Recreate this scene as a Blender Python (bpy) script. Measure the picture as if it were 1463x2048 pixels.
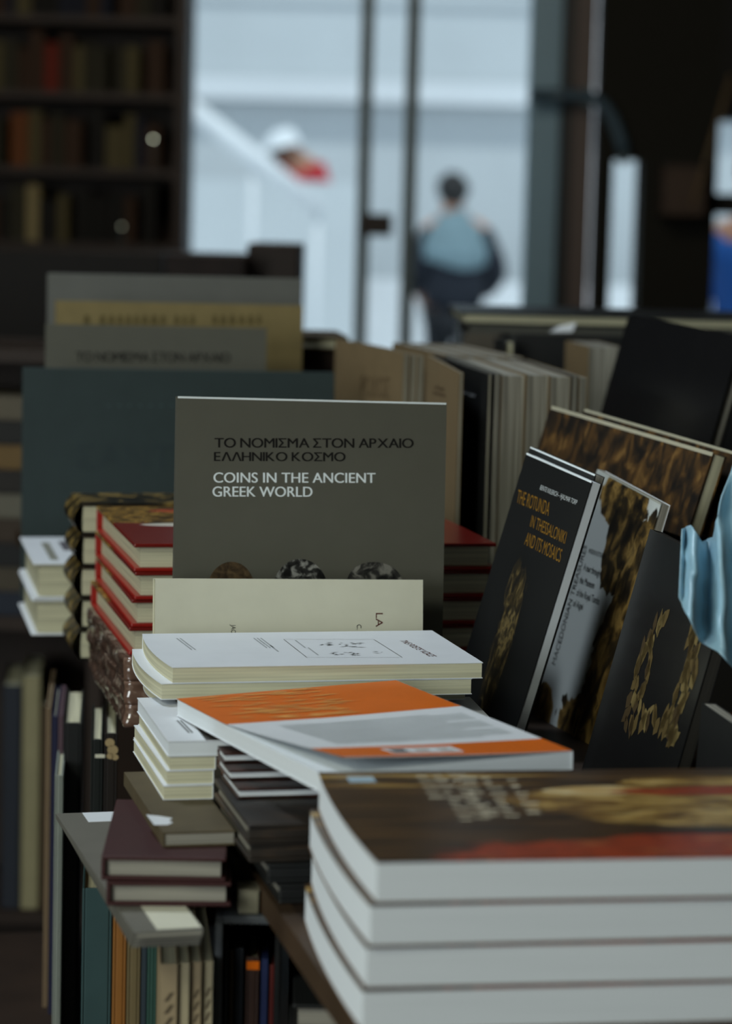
import bpy, bmesh, math, random
from mathutils import Matrix, Vector, noise as mnoise

# ------------------------------------------------------------------ camera, world, light
for o in list(bpy.data.objects):
    bpy.data.objects.remove(o)
SC = bpy.context.scene
COL = SC.collection
H = 1.30                                   # camera height above the shop floor
FPX, CX, CY = 5120.0, 731.5, 1024.0        # 90 mm lens on a 36 mm high frame
TH, PH = math.radians(6.5), math.radians(1.5)
FWD = Vector((0, math.cos(TH), -math.sin(TH)))
_r0, _u0 = Vector((1, 0, 0)), Vector((0, math.sin(TH), math.cos(TH)))
RGT = math.cos(PH) * _r0 + math.sin(PH) * _u0
UPV = -math.sin(PH) * _r0 + math.cos(PH) * _u0
CAM = Vector((0, 0, H))
cd = bpy.data.cameras.new('camera')
cam = bpy.data.objects.new('camera', cd)
COL.objects.link(cam)
cd.sensor_fit = 'VERTICAL'
cd.sensor_height = 36.0
cd.sensor_width = 36.0
cd.lens = 90.0
cd.clip_start, cd.clip_end = 0.05, 200
mw = Matrix((RGT, UPV, -FWD)).transposed().to_4x4()
mw.translation = CAM
cam.matrix_world = mw
cd.dof.use_dof = True
cd.dof.focus_distance = 1.84
cd.dof.aperture_fstop = 5.8
SC.camera = cam

SC.view_settings.view_transform = 'Standard'
SC.view_settings.look = 'None'
SC.view_settings.gamma = 1.0
SC.view_settings.use_curve_mapping = False
SC.view_settings.exposure = 0.0

world = bpy.data.worlds.new('sky')
SC.world = world
world.use_nodes = True
bg = world.node_tree.nodes['Background']
bg.inputs[0].default_value = (0.66, 0.75, 0.84, 1)
bg.inputs[1].default_value = 1.2


def light(name, kind, loc, energy, color, aim=None, size=1.0, size_y=None):
    d = bpy.data.lights.new(name, kind)
    d.energy = energy
    d.color = color
    o = bpy.data.objects.new(name, d)
    COL.objects.link(o)
    o.location = loc
    if kind == 'AREA':
        d.shape = 'RECTANGLE'
        d.size = size
        d.size_y = size_y or size
    if aim is not None:
        o.rotation_euler = (Vector(aim) - Vector(loc)).to_track_quat('-Z', 'Y').to_euler()
    return o


sun = light('sun', 'SUN', (0, 0, 9), 2.35, (1.0, 0.97, 0.93), aim=(-1.2, 4.2, 0))
sun.data.angle = math.radians(3)
light('ceiling_lamp_key', 'AREA', (-0.72, 2.30, 2.72), 17.5, (0.80, 0.90, 1.0), aim=(-0.05, 1.75, 0.95), size=0.34)
light('ceiling_lamp_front', 'AREA', (-1.45, -0.10, 2.60), 26.0, (0.95, 1.0, 0.86), aim=(-0.05, 1.7, 0.9), size=0.8)
light('fill_light_rear', 'AREA', (-2.45, -1.30, 1.55), 90.0, (0.90, 0.97, 0.97), aim=(0.0, 1.8, 0.9), size=2.0, size_y=1.5)  # added soft fill for the front faces; no window stands there
light('ceiling_lamp_back', 'AREA', (-0.2, 4.6, 2.74), 20.0, (1.0, 0.88, 0.72), aim=(-0.3, 6.4, 1.2), size=0.9)


# ------------------------------------------------------------------ helpers
def lin(c):
    return tuple(((v / 255) / 12.92 if v / 255 <= 0.04045 else ((v / 255 + 0.055) / 1.055) ** 2.4) for v in c)


def ray(u, v):
    return FWD + RGT * ((u - CX) / FPX) - UPV * ((v - CY) / FPX)


def P(u, v, y):
    """the point of the place at distance y that is seen in direction (u, v)"""
    d = ray(u, v)
    return CAM + d * (y / d.y)


def frame(loc, yaw=0, lean=0, roll=0):
    return (Matrix.Translation(Vector(loc)) @ Matrix.Rotation(yaw, 4, 'Z')
            @ Matrix.Rotation(roll, 4, 'Y') @ Matrix.Rotation(-lean, 4, 'X'))


_mats = {}


def mat(name, rgb, rough=0.6, spec=0.3, metal=0.0, coat=0.0, var=0.06, scale=40.0, bump=0.0):
    key = (name,)
    if key in _mats:
        return _mats[key]
    m = bpy.data.materials.new(name)
    m.use_nodes = True
    nt = m.node_tree
    b = nt.nodes['Principled BSDF']
    b.inputs['Roughness'].default_value = rough
    b.inputs['Specular IOR Level'].default_value = spec
    b.inputs['Metallic'].default_value = metal
    b.inputs['Coat Weight'].default_value = coat
    b.inputs['Coat Roughness'].default_value = 0.15
    c = lin(rgb)
    tc = nt.nodes.new('ShaderNodeTexCoord')
    nz = nt.nodes.new('ShaderNodeTexNoise')
    nz.inputs['Scale'].default_value = scale
    nz.inputs['Detail'].default_value = 4
    nt.links.new(tc.outputs['Object'], nz.inputs['Vector'])
    rp = nt.nodes.new('ShaderNodeValToRGB')
    rp.color_ramp.elements[0].position = 0.3
    rp.color_ramp.elements[1].position = 0.7
    rp.color_ramp.elements[0].color = (*[max(0, x * (1 - var)) for x in c], 1)
    rp.color_ramp.elements[1].color = (*[min(1, x * (1 + var)) for x in c], 1)
    nt.links.new(nz.outputs['Fac'], rp.inputs['Fac'])
    nt.links.new(rp.outputs['Color'], b.inputs['Base Color'])
    if bump:
        bp = nt.nodes.new('ShaderNodeBump')
        bp.inputs['Strength'].default_value = bump
        bp.inputs['Distance'].default_value = 0.002
        nt.links.new(nz.outputs['Fac'], bp.inputs['Height'])
        nt.links.new(bp.outputs['Normal'], b.inputs['Normal'])
    _mats[key] = m
    return m


def pages(name, rgb, axis='z', contrast=0.16, lines=520.0):
    """cut edges of a block of leaves: fine lines across the thickness axis"""
    key = (name, axis)
    if key in _mats:
        return _mats[key]
    m = bpy.data.materials.new(f'{name}_{axis}')
    m.use_nodes = True
    nt = m.node_tree
    b = nt.nodes['Principled BSDF']
    b.inputs['Roughness'].default_value = 0.85
    b.inputs['Specular IOR Level'].default_value = 0.1
    tc = nt.nodes.new('ShaderNodeTexCoord')
    mp = nt.nodes.new('ShaderNodeMapping')
    s = {'x': (lines, 6, 6), 'y': (6, lines, 6), 'z': (6, 6, lines)}[axis]
    mp.inputs['Scale'].default_value = s
    nz = nt.nodes.new('ShaderNodeTexNoise')
    nz.inputs['Scale'].default_value = 1.0
    nz.inputs['Detail'].default_value = 3
    rp = nt.nodes.new('ShaderNodeValToRGB')
    c = lin(rgb)
    rp.color_ramp.elements[0].position = 0.34
    rp.color_ramp.elements[1].position = 0.62
    rp.color_ramp.elements[0].color = (*[x * (1 - contrast * 1.6) for x in c], 1)
    rp.color_ramp.elements[1].color = (*[min(1, x * (1 + contrast * 0.2)) for x in c], 1)
    nt.links.new(tc.outputs['Object'], mp.inputs['Vector'])
    nt.links.new(mp.outputs['Vector'], nz.inputs['Vector'])
    nt.links.new(nz.outputs['Fac'], rp.inputs['Fac'])
    nt.links.new(rp.outputs['Color'], b.inputs['Base Color'])
    bp = nt.nodes.new('ShaderNodeBump')
    bp.inputs['Strength'].default_value = 0.25
    bp.inputs['Distance'].default_value = 0.0004
    nt.links.new(nz.outputs['Fac'], bp.inputs['Height'])
    nt.links.new(bp.outputs['Normal'], b.inputs['Normal'])
    _mats[key] = m
    return m


def art(name, stops, scale=(30, 30, 30), detail=6, rough=0.35, spec=0.4, distort=0.6, offset=(0, 0, 0), coat=0.0):
    """printed picture: stretched noise through a colour ramp; stops = [(pos, rgb)]"""
    key = (name,)
    if key in _mats:
        return _mats[key]
    m = bpy.data.materials.new(name)
    m.use_nodes = True
    nt = m.node_tree
    b = nt.nodes['Principled BSDF']
    b.inputs['Roughness'].default_value = rough
    b.inputs['Specular IOR Level'].default_value = spec
    b.inputs['Coat Weight'].default_value = coat
    tc = nt.nodes.new('ShaderNodeTexCoord')
    mp = nt.nodes.new('ShaderNodeMapping')
    mp.inputs['Scale'].default_value = scale
    mp.inputs['Location'].default_value = offset
    nz = nt.nodes.new('ShaderNodeTexNoise')
    nz.inputs['Scale'].default_value = 1.0
    nz.inputs['Detail'].default_value = detail
    nz.inputs['Distortion'].default_value = distort
    rp = nt.nodes.new('ShaderNodeValToRGB')
    els = rp.color_ramp.elements
    while len(els) < len(stops):
        els.new(0.5)
    for e, (p, c) in zip(els, stops):
        e.position = p
        e.color = (*lin(c), 1)
    nt.links.new(tc.outputs['Object'], mp.inputs['Vector'])
    nt.links.new(mp.outputs['Vector'], nz.inputs['Vector'])
    nt.links.new(nz.outputs['Fac'], rp.inputs['Fac'])
    nt.links.new(rp.outputs['Color'], b.inputs['Base Color'])
    _mats[key] = m
    return m


def regions(name, base, layers, rough=0.35, spec=0.4, coat=0.0):
    """a print made of a base colour and pictures laid over it.
    layers: (centre, radius, edge_noise, picture stops, picture scale): an uneven ellipsoid patch in local metres"""
    m = bpy.data.materials.new(name)
    m.use_nodes = True
    nt = m.node_tree
    N, L = nt.nodes, nt.links
    b = N['Principled BSDF']
    b.inputs['Roughness'].default_value = rough
    b.inputs['Specular IOR Level'].default_value = spec
    b.inputs['Coat Weight'].default_value = coat
    tc = N.new('ShaderNodeTexCoord')
    prev = None
    for k, (cen, rad, edge, stops, scale) in enumerate(layers):
        mp = N.new('ShaderNodeMapping')
        mp.vector_type = 'TEXTURE'
        mp.inputs['Location'].default_value = cen
        mp.inputs['Scale'].default_value = rad
        ln = N.new('ShaderNodeVectorMath')
        ln.operation = 'LENGTH'
        L.new(tc.outputs['Object'], mp.inputs['Vector'])
        L.new(mp.outputs['Vector'], ln.inputs[0])
        mp2 = N.new('ShaderNodeMapping')
        mp2.inputs['Scale'].default_value = scale
        mp2.inputs['Location'].default_value = (k * 3.1, k * 1.7, k * 2.3)
        L.new(tc.outputs['Object'], mp2.inputs['Vector'])
        nz = N.new('ShaderNodeTexNoise')
        nz.inputs['Scale'].default_value = 1.0
        nz.inputs['Detail'].default_value = 6
        nz.inputs['Distortion'].default_value = 0.5
        L.new(mp2.outputs['Vector'], nz.inputs['Vector'])
        sub = N.new('ShaderNodeMath')
        sub.operation = 'MULTIPLY_ADD'          # distance + edge * (noise - .5)
        L.new(nz.outputs['Fac'], sub.inputs[0])
        sub.inputs[1].default_value = edge
        L.new(ln.outputs['Value'], sub.inputs[2])
        cr = N.new('ShaderNodeMapRange')
        cr.inputs['From Min'].default_value = 0.97 + edge * 0.5
        cr.inputs['From Max'].default_value = 1.01 + edge * 0.5
        cr.inputs['To Min'].default_value = 1.0
        cr.inputs['To Max'].default_value = 0.0
        L.new(sub.outputs[0], cr.inputs['Value'])
        rp = N.new('ShaderNodeValToRGB')
        els = rp.color_ramp.elements
        while len(els) < len(stops):
            els.new(0.5)
        for e, (p, c) in zip(els, stops):
            e.position = p
            e.color = (*lin(c), 1)
        L.new(nz.outputs['Fac'], rp.inputs['Fac'])
        mx = N.new('ShaderNodeMix')
        mx.data_type = 'RGBA'
        L.new(cr.outputs['Result'], mx.inputs['Factor'])
        if prev is None:
            mx.inputs['A'].default_value = (*lin(base), 1)
        else:
            L.new(prev, mx.inputs['A'])
        L.new(rp.outputs['Color'], mx.inputs['B'])
        prev = mx.outputs['Result']
    L.new(prev, b.inputs['Base Color'])
    return m


def emit(name, rgb, strength):
    m = bpy.data.materials.new(name)
    m.use_nodes = True
    b = m.node_tree.nodes['Principled BSDF']
    b.inputs['Emission Color'].default_value = (*lin(rgb), 1)
    b.inputs['Emission Strength'].default_value = strength
    b.inputs['Base Color'].default_value = (*lin(rgb), 1)
    return m


def glass(name, tint=(235, 242, 244)):
    m = bpy.data.materials.new(name)
    m.use_nodes = True
    nt = m.node_tree
    N, L = nt.nodes, nt.links
    for n in list(N):
        N.remove(n)
    out = N.new('ShaderNodeOutputMaterial')
    tr = N.new('ShaderNodeBsdfTransparent')
    tr.inputs['Color'].default_value = (*lin(tint), 1)
    gl = N.new('ShaderNodeBsdfGlossy')
    gl.inputs['Roughness'].default_value = 0.02
    fr = N.new('ShaderNodeFresnel')
    fr.inputs['IOR'].default_value = 1.45
    mx = N.new('ShaderNodeMixShader')
    L.new(fr.outputs[0], mx.inputs[0])
    L.new(tr.outputs[0], mx.inputs[1])
    L.new(gl.outputs[0], mx.inputs[2])
    L.new(mx.outputs[0], out.inputs[0])
    return m


# ---- mesh helpers
def seg_box(bm, x0, x1, y0, y1, z0, z1, n=(1, 1, 1), mi=0):
    """closed box whose faces are cut into n cells, so that it can bend"""
    X = [x0 + (x1 - x0) * i / n[0] for i in range(n[0] + 1)]
    Y = [y0 + (y1 - y0) * i / n[1] for i in range(n[1] + 1)]
    Z = [z0 + (z1 - z0) * i / n[2] for i in range(n[2] + 1)]
    vs = {}

    def v(i, j, k):
        if (i, j, k) not in vs:
            vs[(i, j, k)] = bm.verts.new((X[i], Y[j], Z[k]))
        return vs[(i, j, k)]
    a, b, c = n
    fs = []
    for i in range(a):
        for j in range(b):
            fs.append((v(i, j, 0), v(i, j + 1, 0), v(i + 1, j + 1, 0), v(i + 1, j, 0)))
            fs.append((v(i, j, c), v(i + 1, j, c), v(i + 1, j + 1, c), v(i, j + 1, c)))
    for i in range(a):
        for k in range(c):
            fs.append((v(i, 0, k), v(i + 1, 0, k), v(i + 1, 0, k + 1), v(i, 0, k + 1)))
            fs.append((v(i, b, k), v(i, b, k + 1), v(i + 1, b, k + 1), v(i + 1, b, k)))
    for j in range(b):
        for k in range(c):
            fs.append((v(0, j, k), v(0, j, k + 1), v(0, j + 1, k + 1), v(0, j + 1, k)))
            fs.append((v(a, j, k), v(a, j + 1, k), v(a, j + 1, k + 1), v(a, j, k + 1)))
    out = []
    for f in fs:
        fc = bm.faces.new(f)
        fc.material_index = mi
        out.append(fc)
    return out


def link(name, bm, mats, parent=None, matrix=None, bevel=0, smooth=False, deform=None):
    if deform:
        for v in bm.verts:
            v.co = deform(v.co)
    me = bpy.data.meshes.new(name)
    bmesh.ops.recalc_face_normals(bm, faces=bm.faces)
    bm.to_mesh(me)
    bm.free()
    if smooth:
        for p in me.polygons:
            p.use_smooth = True
    for m in (mats if isinstance(mats, (list, tuple)) else [mats]):
        me.materials.append(m)
    o = bpy.data.objects.new(name, me)
    COL.objects.link(o)
    if parent is not None:
        o.parent = parent
    if matrix is not None:
        o.matrix_local = matrix
    if bevel:
        md = o.modifiers.new('edge', 'BEVEL')
        md.width = bevel
        md.segments = 2
        md.limit_method = 'ANGLE'
    return o


def tag(o, label=None, cat=None, group=None, kind=None):
    if label:
        o['label'] = label
    if cat:
        o['category'] = cat
    if group:
        o['group'] = group
    if kind:
        o['kind'] = kind
    return o


def empty(name, M, label, cat, group=None):
    o = bpy.data.objects.new(name, None)
    COL.objects.link(o)
    o.empty_display_size = 0.05
    o.matrix_world = M
    return tag(o, label, cat, group)


def box(name, x0, x1, y0, y1, z0, z1, m, parent=None, matrix=None, bevel=0):
    bm = bmesh.new()
    seg_box(bm, x0, x1, y0, y1, z0, z1)
    return link(name, bm, m, parent, matrix, bevel)


def tube_mesh(bm, pts, r, seg=10):
    pts = [Vector(p) for p in pts]
    rings = []
    for i, p in enumerate(pts):
        d = (pts[min(i + 1, len(pts) - 1)] - pts[max(i - 1, 0)]).normalized()
        a = d.orthogonal().normalized() if abs(d.z) > 0.99 else d.cross(Vector((0, 0, 1))).normalized()
        b = d.cross(a)
        rr = r[i] if isinstance(r, (list, tuple)) else r
        rings.append([bm.verts.new(p + (a * math.cos(t) + b * math.sin(t)) * rr)
                      for t in [2 * math.pi * k / seg for k in range(seg)]])
    for A, B in zip(rings, rings[1:]):
        for k in range(seg):
            bm.faces.new((A[k], A[(k + 1) % seg], B[(k + 1) % seg], B[k]))
    bm.faces.new(rings[0])
    bm.faces.new(list(reversed(rings[-1])))


GREEK = dict(zip('ΑΒΕΖΗΙΚΜΝΟΡΤΥΧ', 'ABEZHIKMNOPTYX'))
_glyphs = {}


def text_mesh(body):
    cu = bpy.data.curves.new('tmp_text', 'FONT')
    cu.body = body
    to = bpy.data.objects.new('tmp_text', cu)
    COL.objects.link(to)
    bpy.context.view_layer.update()
    me = bpy.data.meshes.new_from_object(to.evaluated_get(bpy.context.evaluated_depsgraph_get()))
    bpy.data.objects.remove(to)
    bpy.data.curves.remove(cu)
    return me


def glyph(ch):
    """points and faces of one capital, left edge at 0"""
    if ch not in _glyphs:
        if ch == 'Σ':
            pts = [(0, .682), (.50, .682), (.50, .597), (.125, .597), (.335, .345), (.115, .085), (.51, .085), (.51, 0), (0, 0), (0, .075), (.225, .345), (0, .610)]
            fcs = [(3, 2, 1, 0), (11, 10, 4, 3), (0, 11, 3), (10, 9, 5, 4), (9, 8, 5), (8, 7, 6, 5)]
        elif ch == 'Λ':
            pts = [(0, 0), (.10, 0), (.315, .60), (.315, .682), (.262, .682), (.53, 0), (.63, 0), (.368, .682)]
            fcs = [(0, 1, 2, 3, 4), (2, 5, 6, 7, 3)]
        else:
            me = text_mesh(GREEK.get(ch, ch))
            x0 = min((v.co.x for v in me.vertices), default=0)
            pts = [(v.co.x - x0, v.co.y) for v in me.vertices]
            fcs = [tuple(p.vertices) for p in me.polygons]
            bpy.data.meshes.remove(me)
        _glyphs[ch] = (pts, fcs, max((p[0] for p in pts), default=0))
    return _glyphs[ch]


def greek_mesh(text):
    V, Fc, pen = [], [], 0.0
    for ch in text:
        if ch == ' ':
            pen += 0.22
            continue
        pts, fcs, w_ = glyph(ch)
        n0 = len(V)
        V += [(x + pen, y, 0) for x, y in pts]
        Fc += [tuple(n0 + i for i in f) for f in fcs]
        pen += w_ + (0.035 if ch in 'ΑΛΧΤ' else 0.085)
    me = bpy.data.meshes.new('letters')
    me.from_pydata(V, [], Fc)
    return me


def lettering(parent, text, p0, p1, up, m, name='lettering', bold=0.0):
    """text in mesh letters: p0, p1 = baseline ends, up = point at cap height above p0 (all in the parent's space)"""
    me = greek_mesh(text) if any('Α' <= c <= 'Ω' for c in text) else text_mesh(text)
    if not me.vertices:
        return None
    xs = [v.co.x for v in me.vertices]
    x0, x1 = min(xs), max(xs)
    cap = 0.685
    p0, p1, up = Vector(p0), Vector(p1), Vector(up)
    ax, ay = (p1 - p0) / (x1 - x0), (up - p0) / cap
    for v in me.vertices:
        v.co = p0 + ax * (v.co.x - x0) + ay * v.co.y
    if bold:
        bm = bmesh.new()
        for sh in (-1, 0, 1):
            n0 = len(bm.verts)
            bm.from_mesh(me)
            bm.verts.ensure_lookup_table()
            for v in bm.verts[n0:]:
                v.co += ax * (sh * bold) + ay.cross(ax).normalized() * (-0.00002 * (sh + 1))
        bm.to_mesh(me)
        bm.free()
    me.materials.clear()
    me.materials.append(m)
    me.name = name
    o = bpy.data.objects.new(name, me)
    COL.objects.link(o)
    o.parent = parent
    return o


def on_face(M, axis, val, u, v):
    """where the line of sight (u, v) meets the plane local[axis] = val of the frame M, in local coordinates"""
    Mi = M.inverted()
    o = Mi @ CAM
    d = Mi.to_3x3() @ ray(u, v)
    t = (val - o[axis]) / d[axis]
    return o + d * t


# ---- the book builder: a box (w, d, h) whose pages are stacked along axis t, bound at the given side
AX = {'x': 0, 'y': 1, 'z': 2}
PLAIN_INSET = 0.0006


def book(name, label, loc, rot, dims, t='z', spine='+y', hard=False, cover=None, page=None, front=None, front_side=1,
         group=None, cat='book', deform=None, n=(1, 1, 1), board=None, lip=None, M=None, back=None):
    """returns (root, matrix). cover = material of boards and spine; front = material of the board on side front_side of axis t"""
    if M is None:
        M = frame(loc, *rot)
    root = empty(name, M, label, cat, group)
    ti = AX[t]
    si, ss = AX[spine[1]], (1 if spine[0] == '+' else -1)
    bt = board if board is not None else (0.0026 if hard else 0.0005)
    lp = lip if lip is not None else (0.0032 if hard else PLAIN_INSET)
    lo, hi = [0, 0, 0], list(dims)
    bm = bmesh.new()
    for s in (0, 1):                                   # the two boards
        a, b = list(lo), list(hi)
        if s == 0:
            b[ti] = bt
        else:
            a[ti] = dims[ti] - bt
        nn = list(n)
        nn[ti] = 1
        is_front = (s == 1) == (front_side == 1)
        seg_box(bm, a[0], b[0], a[1], b[1], a[2], b[2], nn, 1 if (is_front and front) else 0)
    a, b = list(lo), list(hi)                          # the spine
    a[ti], b[ti] = bt, dims[ti] - bt
    if ss > 0:
        a[si] = dims[si] - bt
    else:
        b[si] = bt
    nn = list(n)
    nn[ti] = 1
    nn[si] = 1
    seg_box(bm, a[0], b[0], a[1], b[1], a[2], b[2], nn, 0)
    cv = link('cover', bm, [cover, front] if front else cover, root, bevel=0.0009 if hard else 0, deform=deform)
    a, b = list(lo), list(hi)                          # the block of pages
    a[ti], b[ti] = bt, dims[ti] - bt
    for i in range(3):
        if i == ti:
            continue
        if i == si:
            if ss > 0:
                a[i], b[i] = lp, dims[i] - bt
            else:
                a[i], b[i] = bt, dims[i] - lp
        else:
            a[i], b[i] = lp, dims[i] - lp
    bm = bmesh.new()
    nn = list(n)
    seg_box(bm, a[0], b[0], a[1], b[1], a[2], b[2], nn)
    link('page_block', bm, page, root, deform=deform)
    return root, M, cv


# ------------------------------------------------------------------ common materials
PAPER_CREAM = lambda ax: pages('cream_pages', (214, 210, 180), ax)
PAPER_WHITE = lambda ax: pages('white_pages', (228, 234, 238), ax, 0.02)
PAPER_GREY = lambda ax: pages('greyish_pages', (158, 154, 142), ax, 0.22)
WHITE = mat('white_card', (226, 230, 234), 0.5, 0.3, var=0.02)
CREAM = mat('cream_card', (218, 216, 196), 0.6, 0.25, var=0.03)
BLACK = mat('black_card', (30, 31, 31), 0.42, 0.4)
CHAR = mat('charcoal_card', (38, 39, 38), 0.5, 0.3)
RED = mat('red_board', (150, 30, 22), 0.32, 0.45, var=0.1)
DKRED = mat('dark_red_board', (86, 30, 26), 0.4, 0.35)
BURG = mat('burgundy_cloth', (62, 33, 33), 0.55, 0.3)
OLIVE = mat('olive_board', (88, 78, 58), 0.6, 0.25, var=0.12)
GREY = mat('grey_card', (90, 89, 79), 0.55, 0.3, var=0.03)
GREY2 = mat('mid_grey_card', (100, 100, 94), 0.6, 0.25, var=0.04)
SLATE = mat('slate_cloth', (46, 58, 58), 0.6, 0.3, var=0.06)
YELLOW = mat('straw_card', (128, 113, 74), 0.6, 0.25, var=0.08)
TAN = mat('tan_card', (122, 104, 76), 0.6, 0.25, var=0.06)
TEAL = mat('teal_cloth', (52, 76, 78), 0.6, 0.25)
ORANGE = mat('orange_print', (222, 106, 2), 0.42, 0.35, var=0.04)
INK = mat('black_ink', (22, 20, 18), 0.6, 0.2)
INKGREY = mat('grey_ink', (120, 122, 122), 0.6, 0.2)
INKWHITE = mat('white_ink', (232, 240, 242), 0.6, 0.2)
INKGOLD = mat('gold_ink', (136, 100, 36), 0.4, 0.4)
INKRED = mat('brown_ink', (84, 30, 22), 0.6, 0.2)
DARKWOOD = mat('dark_wood', (46, 34, 26), 0.55, 0.3, var=0.25, scale=14)
EDGEWOOD = mat('brown_wood_edge', (66, 50, 35), 0.55, 0.3, var=0.2, scale=18)
WALLDARK = mat('dark_wall_paint', (34, 33, 30), 0.7, 0.2)
STEEL = mat('grey_metal', (136, 170, 188), 0.4, 0.5, var=0.05)
DARKMETAL = mat('dark_door_metal', (96, 112, 114), 0.45, 0.4, var=0.05)
TYAW = 0.222                                         # the table runs 12.7 degrees off the line of sight
TZ = H - 0.40                                        # height of the table top
CUT = 0.0310                                         # part of the leaning covers' fitted frames below the table top

# ------------------------------------------------------------------ the room and the street
def struct(name, x0, x1, y0, y1, z0, z1, m):
    o = box(name, x0, x1, y0, y1, z0, z1, m)
    return tag(o, kind='structure')


FLOORM = art('floor_boards', [(0.3, (40, 32, 26)), (0.7, (62, 50, 40))], (1.5, 14, 1), rough=0.4)
STONE = mat('pale_stone', (200, 205, 208), 0.8, 0.2, var=0.04, scale=1.2)
MARBLE = mat('white_marble', (226, 229, 232), 0.6, 0.3, var=0.02, scale=2)
struct('floor', -2.6, 2.6, -2.0, 7.6, -0.05, 0.0, FLOORM)
struct('ceiling', -2.6, 2.6, -2.0, 7.7, 2.8, 2.9, mat('ceiling_paint', (120, 118, 110), 0.9, 0.1))
struct('wall_left', -2.7, -2.6, -2.0, 7.7, 0.0, 2.8, WALLDARK)
struct('wall_right', 2.6, 2.7, -2.0, 7.7, 0.0, 2.8, WALLDARK)
struct('wall_rear', -2.7, 2.7, -2.1, -2.0, 0.0, 2.8, mat('rear_wall_paint', (96, 94, 86), 0.9, 0.1))
struct('wall_street_left', -2.6, -0.56, 7.55, 7.75, 0.0, 2.8, WALLDARK)
BWALL = mat('black_wall_paint', (40, 39, 34), 0.8, 0.1)
SX0, SX1 = P(1222, 450, 7.55).x, P(1280, 450, 7.55).x
struct('wall_street_right', 0.652, SX0, 7.55, 7.75, 0.0, 2.8, BWALL)
struct('wall_street_mid_right', SX1, 1.0, 7.55, 7.75, 0.0, 2.8, BWALL)
struct('wall_over_slit', SX0, SX1, 7.55, 7.75, P(1250, 318, 7.55).z, 2.8, BWALL)
struct('wall_under_slit', SX0, SX1, 7.55, 7.75, 0.0, 0.6, BWALL)
struct('wall_street_far_right', 1.32, 2.6, 7.55, 7.75, 0.0, 2.8, WALLDARK)
struct('wall_street_top', -0.56, 0.668, 7.55, 7.75, 2.45, 2.8, WALLDARK)
box_sill = struct('wall_under_window', 1.0, 1.32, 7.55, 7.75, 0.0, 0.98, WALLDARK)
struct('wall_over_window', 1.0, 1.32, 7.55, 7.75, 1.62, 2.8, WALLDARK)
tag(struct('street_paving', -9, 9, 7.75, 24, -0.06, -0.01, MARBLE), kind='structure')
# facade across the street, with a string course and a low bench wall
bm = bmesh.new()
seg_box(bm, -9, 9, 20.0, 20.4, 0, 9)
for k, z in enumerate((2.95, 3.1, 3.9)):
    seg_box(bm, -9, 9, 19.97, 20.0, z, z + 0.03)
tag(link('street_wall', bm, STONE), kind='structure')
tag(box('street_wall_moulding', -9, 9, 19.85, 19.97, 2.20, 2.37, MARBLE), kind='structure')
tag(box('street_wall_bench', -9, 9, 18.9, 19.3, -0.01, 0.86, MARBLE), kind='structure')
GLASSM = glass('shop_glass')
# shop door: one top-level structure with its own parts
YD = 7.6
dr = bpy.data.objects.new('door_1', None)
COL.objects.link(dr)
dr.location = (0, YD, 0)
tag(dr, kind='structure')


def dpart(name, u0, u1, z0, z1, m, dy=0.05, y0=0.0, bev=0):
    a, b = P(u0, 450, YD).x, P(u1, 450, YD).x
    return box(name, a, b, y0, y0 + dy, z0, z1, m, dr, bevel=bev)


dpart('door_stile', 712, 738, 0, 2.45, DARKMETAL, 0.06, bev=0.004)
dpart('door_stile', 803, 830, 0, 2.45, DARKMETAL, 0.06, bev=0.004)
dpart('door_post', 1049, 1112, 0, 2.45, STEEL, 0.10, bev=0.006)
dpart('door_post', 1112, 1138, 0, 2.45, BLACK, 0.08)
dpart('door_post', 1138, 1178, 0, 2.45, mat('brown_door_trim', (104, 92, 86), 0.5, 0.3), 0.12, bev=0.004)
dpart('door_lock_case', 718, 784, 1.255, 1.32, mat('brown_lock_case', (52, 42, 36), 0.5, 0.3), 0.05, -0.05, bev=0.006)
dpart('door_pane', 352, 712, 0, 2.45, GLASSM, 0.006, 0.03)
dpart('door_pane', 738, 803, 0, 2.45, GLASSM, 0.006, 0.03)
dpart('door_pane', 830, 1049, 0, 2.45, GLASSM, 0.006, 0.03)
tag(box('window_2', SX0, SX1, 7.64, 7.646, 0.6, P(1250, 318, 7.55).z, GLASSM), kind='structure')
wn = box('window_1', 1.0, 1.32, 7.64, 7.646, 0.98, 1.62, GLASSM)
tag(wn, kind='structure')
box('window_bar', 0.98, 1.34, 7.60, 7.64, 1.345, 1.405, WALLDARK, wn)

# stair rail, parapet, rail lamp seen through the door
a, b = P(372, 208, 16.5), P(640, 420, 16.5)
bm = bmesh.new()
tube_mesh(bm, [a, b], 0.062, 12)
rail = bpy.data.objects.new('stair_handrail', None)
COL.objects.link(rail)
tag(rail, 'white sloping stair handrail beyond the glass door', 'handrail')
link('rail', bm, MARBLE, rail, smooth=True)
for f in (0.02, 0.5, 0.98):
    p = a.lerp(b, f)
    bm = bmesh.new()
    tube_mesh(bm, [p, (p.x, p.y, -0.01)], 0.022, 8)
    link('baluster', bm, MARBLE, rail, smooth=True)
a, b = P(220, 353, 17.6), P(735, 353, 17.6)
tag(box('parapet', a.x, b.x, 17.6, 17.85, -0.01, a.z, STONE), 'pale parapet wall in front of the leaning figure in red', 'wall')
tag(box('terrace_platform', a.x, b.x, 17.86, 18.88, -0.01, 0.46, STONE), 'pale stone terrace behind the white parapet', 'terrace')

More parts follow.
